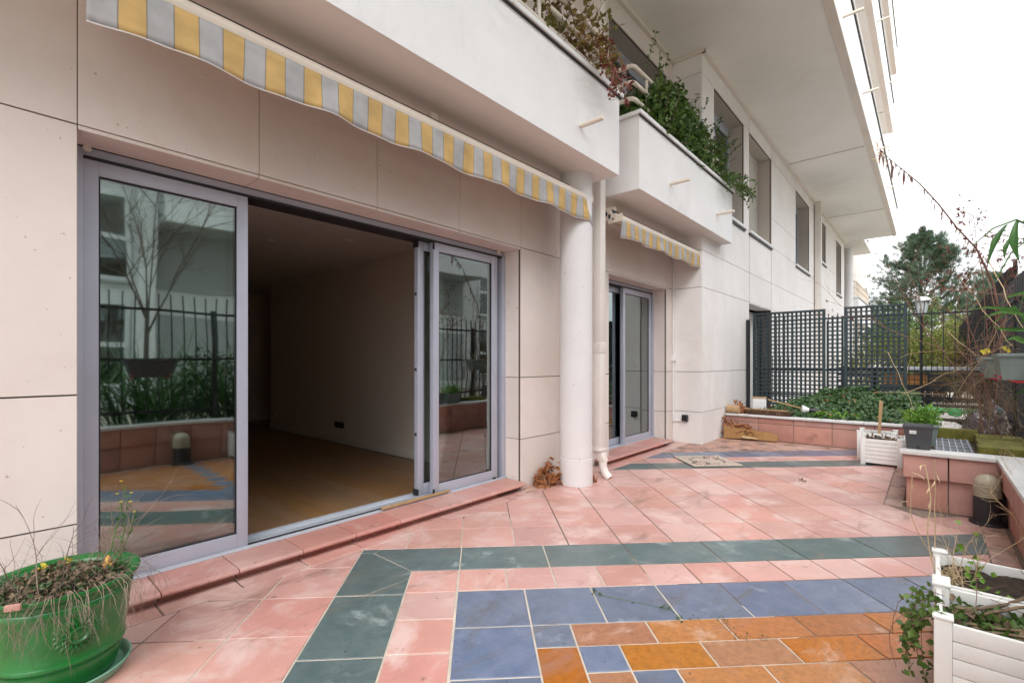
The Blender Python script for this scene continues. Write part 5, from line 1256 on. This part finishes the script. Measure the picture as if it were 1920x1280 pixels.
for k in range(34):
    az = U(0, 2 * pi); lf.blade(wander(root + Vector((U(-.25, .25), U(-.05, .05), 0)), (cos(az) * .25, -.25 - abs(sin(az)) * .4, 1), U(.5, .9), 9, .04, .10), U(.02, .035))
lf.build('leaves', 'strap_green', t)
yl = MB()
for x, y in ((1850, 663), (1858, 660), (1890, 656), (1896, 660)):
    p = at(x, y, 4.85); yl.leaf(p, (-.3, .5, .3), (-.8, -.3, .5), .07, .065, .1)
tag(yl.build('yellow_leaves', 'yellow_leaf'), 'two bright yellow leaves caught above the hanging troughs', 'leaf')
# shrubs along the side fence next to the camera (seen in the glass)
R = random.Random(71)
for i, (x, lab) in enumerate(((-0.6, 'arching green grass clump behind the fence left of the camera'), (0.5, 'arching green grass clump behind the fence, mirrored at the left of the pane'), (1.6, 'tall green grass clump behind the fence, mirrored in the middle of the pane'), (2.7, 'green grass clump behind the fence, mirrored at the right of the pane'), (4.2, 'bushy green grass clump behind the fence beyond the camera'))):
    t = thing('grass_clump', lab, 'plant', (x, -4.15, -.06), 0, 'grass clumps behind the side fence'); lf = MB()
    for k in range(150):
        az = U(0, 2 * pi); q_ = wander((U(-.3, .3), U(-.2, .2), 0), (cos(az) * .5, sin(az) * .3, 1), U(1.3, 2.1), 8, .06, .10)
        lf.blade([Vector((v.x, min(v.y, .36 + .1 * (v.y - .36)) if v.y > .36 else v.y, v.z)) for v in q_], U(.02, .04))
    lf.build('blades', 'bamboo_green', t)
hd = MB()
leaf_cloud(hd, [((U(-2, 4.6), U(-4.9, -4.4), U(.2, 1.1)), (.5, .25, .45)) for k in range(32)], 4200, .09, .05)
tag(hd.build('hedge', 'ivy_dark'), 'dark leafy hedge behind the side fence', 'hedge')

# ================================================================== PLANTS IN THE FRONT PLANTERS
R = random.Random(81)
t = thing('ivy_plant', 'small leaved ivy filling the nearest white planter and hanging down its side', 'ivy')
lf = MB(); tw = MB(); dl = MB()
def soilp(): return (2.285 + U(.04, .345), -3.053 - U(.04, .36), .262 + U(0, .03))
for k in range(330): lf.leaf(soilp(), rdir(.2), rdir(1.2), U(.022, .042), U(.02, .036), .1)
for k in range(60): dl.leaf(soilp(), rdir(.1), rdir(1), U(.03, .05), U(.015, .03), .3)
for k in range(7):
    p = (2.30 + U(0, .22), -3.045, .335 + U(-.01, .02)); pts = wander((p[0], p[1] - .04, p[2]), (U(-.3, .2), 1, .4), U(.18, .40), 9, .16, .36); tw.tube(pts, .0015, 3)
    pts = [Vector((q.x, min(q.y, -2.98), max(.012, q.z))) for q in pts]
    for q in pts[1:]:
        for s_ in range(4): lf.leaf(q + rdir() * .018, rdir(-.2), Vector((-.5, .8, .3)) + rdir() * .5, U(.016, .036), U(.015, .032), .1)
for k in range(10): twig(tw, soilp(), rdir(.4), U(.12, .3), .0022, 1, .15, .05, 3, None, 4, .8, 6)
for k in range(4): dl.tube(wander((2.36 + .07 * k, -3.12, .28), (.25, -1, .12), U(.2, .3), 6, .1), .006, 5)
lf.build('leaves', 'bush_green', t); tw.build('stems', 'twig_red', t); dl.build('dry_stalks', 'dry_brown', t)
t = thing('withered_weeds', 'withered straw coloured weeds in the black soil planter', 'weeds')
st = MB(); lf = MB(); gl = MB()
for k in range(10):
    p = (2.70 + U(.0, .4), -3.09 - U(0, .12), .29); twig(st, p, (U(-.2, .35), U(-.2, .3), 1), U(.12, .40), .0017, 1, .14, .05, 3, None, 4, .7, 6)
for k in range(90): st.tube(wander((2.72 + U(0, .28), -3.08 - U(0, .06), .29), rdir(.8), U(.04, .10), 4, .35, .15), .0011, 3)
for a_, b2_ in (((3.08, -3.06, .3), (.15, .0, 1)), ((3.0, -3.07, .3), (-.2, .25, 1)), ((2.9, -3.06, .3), (.2, .4, 1))):
    pts = wander(a_, b2_, .48, 9, .10, .02); st.tube(pts, .0022, 4)
    for q in pts[5:]:
        if R.random() < .5: lf.blade(wander(q, rdir(-.3), U(.03, .07), 4, .3, .4), .007)
for k in range(26): p = (2.72 + U(0, .36), -3.08 - U(0, .2), .295); gl.leaf(p, rdir(.4), rdir(1.), U(.02, .04), U(.018, .035))
for k in range(9): p = (2.85 + U(0, .4), -3.1 - U(0, .12), .33 + U(0, .14)); gl.leaf(p, rdir(.2), rdir(.8), .03, .03)
st.build('dry_stems', 'straw', t); lf.build('curled_leaves', 'straw', t); gl.build('green_sprouts', 'fresh_green', t)
t = thing('bare_sprig', 'thin bare branching sprig rising in front of the bollard lamp', 'sprig'); tw = MB()
pts = [Vector((3.6, -3.50, .44)), at(1925, 1010, 3.0), at(1900, 965, 3.05), at(1872, 940, 3.1), at(1858, 925, 3.15)]
tw.tube(pts, [.004, .0035, .003, .0025, .0015], 4)
for q in pts[1:]:
    for k in range(3): twig(tw, q, rdir(.5) + Vector((0, .4, .2)), U(.08, .16), .002, 1, .15, 0, 3, None, 3, .8, 4)
for a_ in ((1905, 900), (1890, 880), (1915, 870)): twig(tw, at(*a_, 3.2), (-.2, .5, .5), .14, .0022, 1, .15, 0, 4, None, 3, .8, 4)
tw.build('twigs', 'straw', t)
t = thing('crack_weed', 'thin weed creeping from the tile joint across the blue tiles', 'weed'); lf = MB(); tw = MB()
P = [onZ(820 + x / 2.783, 820 + y / 2.783, .004) for x, y in ((815, 810), (850, 818), (900, 830), (1050, 860), (1170, 885), (1215, 893), (1270, 943))]
tw.tube(P, .0013, 4)
for i, q in enumerate(P):
    for k in range(5 if i in (0, 1, 4, 5, 6) else 1): lf.leaf(q + Vector((U(-.02, .02), U(-.02, .02), .002)), rdir(0), (0, 0, 1), U(.012, .025), U(.008, .016))
for x, y in ((1330, 945), (1360, 944), (1480, 945), (1500, 965), (1530, 1000), (1560, 1040), (1620, 1043), (1700, 1040)):
    q = onZ(820 + x / 2.783, 820 + y / 2.783, .002)
    for k in range(9): lf.leaf(q + Vector((U(-.03, .03), U(-.012, .012), .001)), rdir(.3), (0, 0, 1), U(.008, .016), U(.004, .008))
lf.build('leaves', 'ivy_dark', t); tw.build('runner', 'strap_green', t)

# ================================================================== BEYOND THE FENCE
R = random.Random(91)
t = thing('garden_bench', 'dark slatted garden bench beyond the bar fence with a wooden crate on it', 'bench', (12.3, -3.0, -.06))
for k, z in enumerate((.55, .72, .86, 1.0, 1.13)): MB().box(.35 - .02 * k, .39 - .02 * k, -1.5, 1.5, z, z + .055).build('back_slat', 'black_metal', t)
for k in range(4): MB().box(-.1 + .11 * k, -.02 + .11 * k, -1.5, 1.5, .44, .475).build('seat_slat', 'black_metal', t)
for y in (-1.4, 0, 1.4):
    MB().box(-.1, -.05, y - .03, y + .03, 0, .44).build('leg', 'black_metal', t); MB().box(.30, .40, y - .03, y + .03, 0, 1.2).build('leg', 'black_metal', t)
t = thing('garden_table', 'dark long garden table beyond the bar fence', 'table', (11.2, -2.9, -.06))
MB().box(-.3, .3, -1.1, .75, 1.16, 1.21).build('table_top', 'alu_light', t)
for y in (-1.0, .65):
    for x in (-.25, .25): MB().box(x - .025, x + .025, y - .025, y + .025, 0, 1.16).build('leg', 'black_metal', t)
for z in (.62, .85): MB().box(-.27, -.24, -1.0, .65, z, z + .04).build('stretcher', 'black_metal', t)
t = thing('wooden_crate', 'orange wooden crate under the garden table', 'crate', (11.2, -2.75, .84))
for z in (.0, .09): MB().box(-.2, .2, -.25, .35, z, z + .08).build('board', 'orange_wood', t, bevel=.004)
t = thing('lantern', 'white glass garden lantern on a black post beyond the lattice', 'lantern', (10.75, -2.93, -.06))
MB().tube([(0, 0, 0), (0, 0, 2.1)], .014, 10).build('post', 'black_metal', t, smooth=True)
MB().lathe([(.02, 2.08), (.055, 2.09), (.06, 2.11), (.10, 2.33), (.02, 2.335)], (0, 0, 0), 8).build('glass_body', 'lantern_glass', t)
MB().lathe([(.13, 2.33), (.128, 2.345), (.10, 2.385), (.05, 2.405), (.01, 2.41)], (0, 0, 0), 24).build('cap', 'chrome', t, smooth=True)
for k in range(4): MB().tube([(.063 * cos(k * pi / 2 + .4), .063 * sin(k * pi / 2 + .4), 2.1), (.104 * cos(k * pi / 2 + .4), .104 * sin(k * pi / 2 + .4), 2.33)], .006, 5).build('rib', 'black_metal', t)

def pine(label, loc, H, rad, zb, seed, nb=78):
    global R
    R = random.Random(seed)
    t = thing('pine_tree', label, 'tree', loc, 0, 'pines beyond the garden')
    tr = MB(); tr.tube(wander((0, 0, 0), (0, 0, 1), H * .97, 10, .02), [.16 * (1 - .085 * k) + .01 for k in range(11)], 8); lf = MB()
    for k in range(nb):
        u = (k + R.random()) / nb; z = zb + (H - zb) * u
        L = rad * (1.05 * (1 - u) ** 0.80 + .09) * U(.65, 1.12); az = k * 2.4 + U(-.4, .4)
        pts = wander((0, 0, z), (cos(az), sin(az), .12 + .7 * u), L, 6, .10, -.04); tr.tube(pts, [.035 * (1 - u * .6) * (1 - .13 * i) for i in range(7)], 4, False)
        cl = []
        for i in range(2, 7): cl.append((pts[i], (pts[i] - pts[i - 1]).normalized()))
        for i in range(2, 7):
            for s_ in range(3):
                q = wander(pts[i], (pts[i] - pts[0]).normalized() + rdir(.5) * .9, L * .26 + .1, 3, .15, -.05); tr.tube(q, .008, 3, False); cl.append((q[-1], (q[-1] - q[-2]).normalized())); cl.append((q[-2], (q[-1] - q[-2]).normalized()))
        for c_, d_ in cl:
            for n_ in range(20):
                dd = (d_ * .9 + rdir(.4)).normalized(); p = c_ + rdir() * .06; i = len(lf.v); Ln = U(.13, .24); sd_ = dd.orthogonal().normalized() * .010
                lf.v += [tuple(p - sd_), tuple(p + sd_), tuple(p + dd * Ln)]; lf._f(i, i + 1, i + 2)
    tr.build('trunk', 'bark', t); lf.build('crown', 'pine_needle', t)
pine('broad dark green pine standing beyond the garden fence', (*at(1733, 677, 25).xy, -.06), 7.75, 2.9, 2.0, 101, 92)
pine('paler distant pine behind the shrub at the right', (*at(1862, 677, 36).xy, -.06), 7.6, 3.0, 2.5, 102, 60)
def bare_tree(label, loc, H, seed, n=5, mname='bark_grey', group='bare trees'):
    global R
    R = random.Random(seed); t = thing('bare_tree', label, 'tree', loc, 0, group); tw = MB()
    tr = MB(); tr.tube(wander((0, 0, 0), (0, 0, 1), H * .4, 5, .03), [v * H / 8 for v in (.075, .07, .065, .06, .055, .05)], 7)
    for k in range(n): twig(tw, (0, 0, H * U(.25, .40)), (U(-.5, .5), U(-.5, .5), 1), H * .5, .0035 * H, 3, .10, 0, 5, None, 5, .75, 6)
    tr.build('trunk', mname, t); tw.build('crown', mname, t); return t
bare_tree('leafless tree just beyond the far end of the building', (*at(1652, 677, 42).xy, -.06), 8.0, 111)
bare_tree('leafless tree farther right behind the pine', (*at(1790, 677, 45).xy, -.06), 6.8, 112)
def shrub(label, loc, rx, ry, H, seed, mname, n=1700, L=.10, group='shrubs beyond the fence'):
    global R
    R = random.Random(seed); t = thing('shrub', label, 'shrub', loc, 0, group); lf = MB(); tw = MB()
    cs = [((U(-rx, rx) * .7, U(-ry, ry) * .7, U(.35, .92) * H), (rx * U(.25, .45), ry * U(.25, .45), H * U(.12, .22))) for k in range(14)]
    leaf_cloud(lf, cs, n, L, L * .55)
    for k in range(22): tw.tube(wander((U(-.3, .3) * rx, U(-.3, .3) * ry, 0), (U(-.5, .5), U(-.5, .5), 1.2), H * U(.7, 1.1), 7, .12), [.02 - .0025 * i for i in range(8)], 4)
    tw.build('stems', 'bark', t); lf.build('foliage', mname, t)
shrub('olive green shrub right behind the lantern', (*at(1720, 677, 13.5).xy, -.06), 1.3, 1.2, 2.2, 121, 'shrub_olive', 2200)
shrub('golden autumn shrub beside the dark screen beyond the fence', (*at(1775, 677, 14.5).xy, -.06), 1.2, 1.0, 2.1, 122, 'shrub_gold', 1800)
shrub('yellow green shrub seen through the right lattice', (*at(1655, 677, 15).xy, -.06), 1.5, 1.2, 2.0, 123, 'shrub_olive', 2000)
shrub('dark green shrub behind the lantern, farther back', (*at(1700, 677, 19).xy, -.06), 2.2, 1.5, 3.6, 124, 'bush_green', 2400, .12)
shrub('dark green tall shrub under the distant pine', (*at(1800, 677, 20).xy, -.06), 2.4, 1.5, 3.4, 125, 'shrub_olive', 2400, .12)
shrub('autumn coloured shrub at the foot of the pine', (*at(1760, 677, 24).xy, -.06), 2.2, 1.5, 3.0, 126, 'shrub_gold', 2000, .13)
shrub('large green shrub far left of the pine', (*at(1680, 677, 27).xy, -.06), 2.6, 2, 4.0, 127, 'bush_green', 2200, .15)
shrub('large olive shrub far right of the pine', (*at(1835, 677, 27).xy, -.06), 2.6, 2, 4.4, 128, 'shrub_olive', 2200, .15)
shrub('dark broad shrub growing low behind the table', (*at(1745, 677, 17).xy, -.06), 2.4, 1.0, 1.9, 129, 'ivy_dark', 2200, .11)
R = random.Random(131)
fw = MB(); leaf_cloud(fw, [((U(45, 75), U(-26, 16), U(0, 4.5)), (3.2, 3.2, 2.2)) for k in range(60)], 7000, .42, .30)
tag(fw.build('distant_woodland', 'shrub_olive'), 'distant blurred band of olive trees closing the view', None, None, 'stuff')

# ================================================================== BUILDING ACROSS (mirrored in the door glass)
ob = thing('white_apartment_block', 'white apartment block across the garden, mirrored in the sliding door glass', 'building', (0, 0, 0))
m = MB(); m.box(-9, 19.5, -13.6, -13.2, -.05, 7.4); m.box(-9, 9.0, -13.6, -13.2, 7.4, 12.5); m.build('wall', 'far_white', ob)  # left half raised out of view to block sky light from the near facade
MB().box(-9.3, 9.3, -14, -12.9, 12.5, 12.8).build('roof', 'far_grey', ob); MB().box(9.0, 19.8, -14, -12.9, 7.4, 7.7).build('roof', 'far_grey', ob)
for bx in (-9.2, -1.4, 6.4, 14.2):
    for z0 in ((.3, 3.25, 6.2, 9.15) if bx < 6 else (.3, 3.25)):
        x0, x1 = bx + 2.3, bx + 4.45
        if x1 > 19.4: continue
        f = MB(); f.box(x0, x1, -13.2, -13.12, z0 + .25, z0 + .35); f.box(x0, x1, -13.2, -13.12, z0 + 2.5, z0 + 2.6); f.box(x0, x0 + .1, -13.2, -13.12, z0 + .35, z0 + 2.5); f.box(x1 - .1, x1, -13.2, -13.12, z0 + .35, z0 + 2.5)
        f.box((x0 + x1) / 2 - .08, (x0 + x1) / 2 + .08, -13.2, -13.11, z0 + .35, z0 + 2.5); f.box(x0 + .1, x1 - .1, -13.199, -13.115, z0 + 1.3, z0 + 1.42)
        wn = f.build('window', 'far_white', ob); MB().box(x0 + .1, x1 - .1, -13.19, -13.165, z0 + .35, z0 + 2.5).build('pane', 'pane_far', wn); MB().box(x0 + .1, x1 - .1, -13.197, -13.193, z0 + .35, z0 + 2.5).build('dark_room', 'dark_gasket', wn)
        MB().box(x0 - .06, x1 + .06, -13.2, -13.05, z0 + .19, z0 + .249).build('sill', 'far_grey', wn)
        if bx > 10: continue
        MB().box(bx + 5.0, bx + 9.3, -13.198, -13.16, z0 + .1, z0 + 2.25).build('balcony_door', 'far_grey', ob)
        if z0 > 1:
            b_ = MB().box(bx + 4.95, bx + 9.5, -11.9, -11.75, z0 + 1.75, z0 + 2.9).build('balcony', 'far_white', ob)
            MB().box(bx + 4.96, bx + 9.49, -13.19, -11.9, z0 + 1.76, z0 + 1.95).build('slab', 'far_grey', b_)
            MB().box(bx + 4.9, bx + 9.55, -11.95, -11.70, z0 + 2.91, z0 + 2.97).build('coping', 'far_grey', b_)
    MB().box(bx + 4.5, bx + 4.93, -13.199, -12.5, 0, 12.4 if bx < 3 else 7.3).build('pilaster', 'far_white', ob)
bare_tree('small leafless forked tree in the garden opposite, mirrored in the pane', (2.45, -8.2, -.06), 6.2, 141, 5, 'bark')
bare_tree('leafless tree opposite the second leaf of the sliding door', (8.6, -9.0, -.06), 6.0, 142, 5, 'bark')
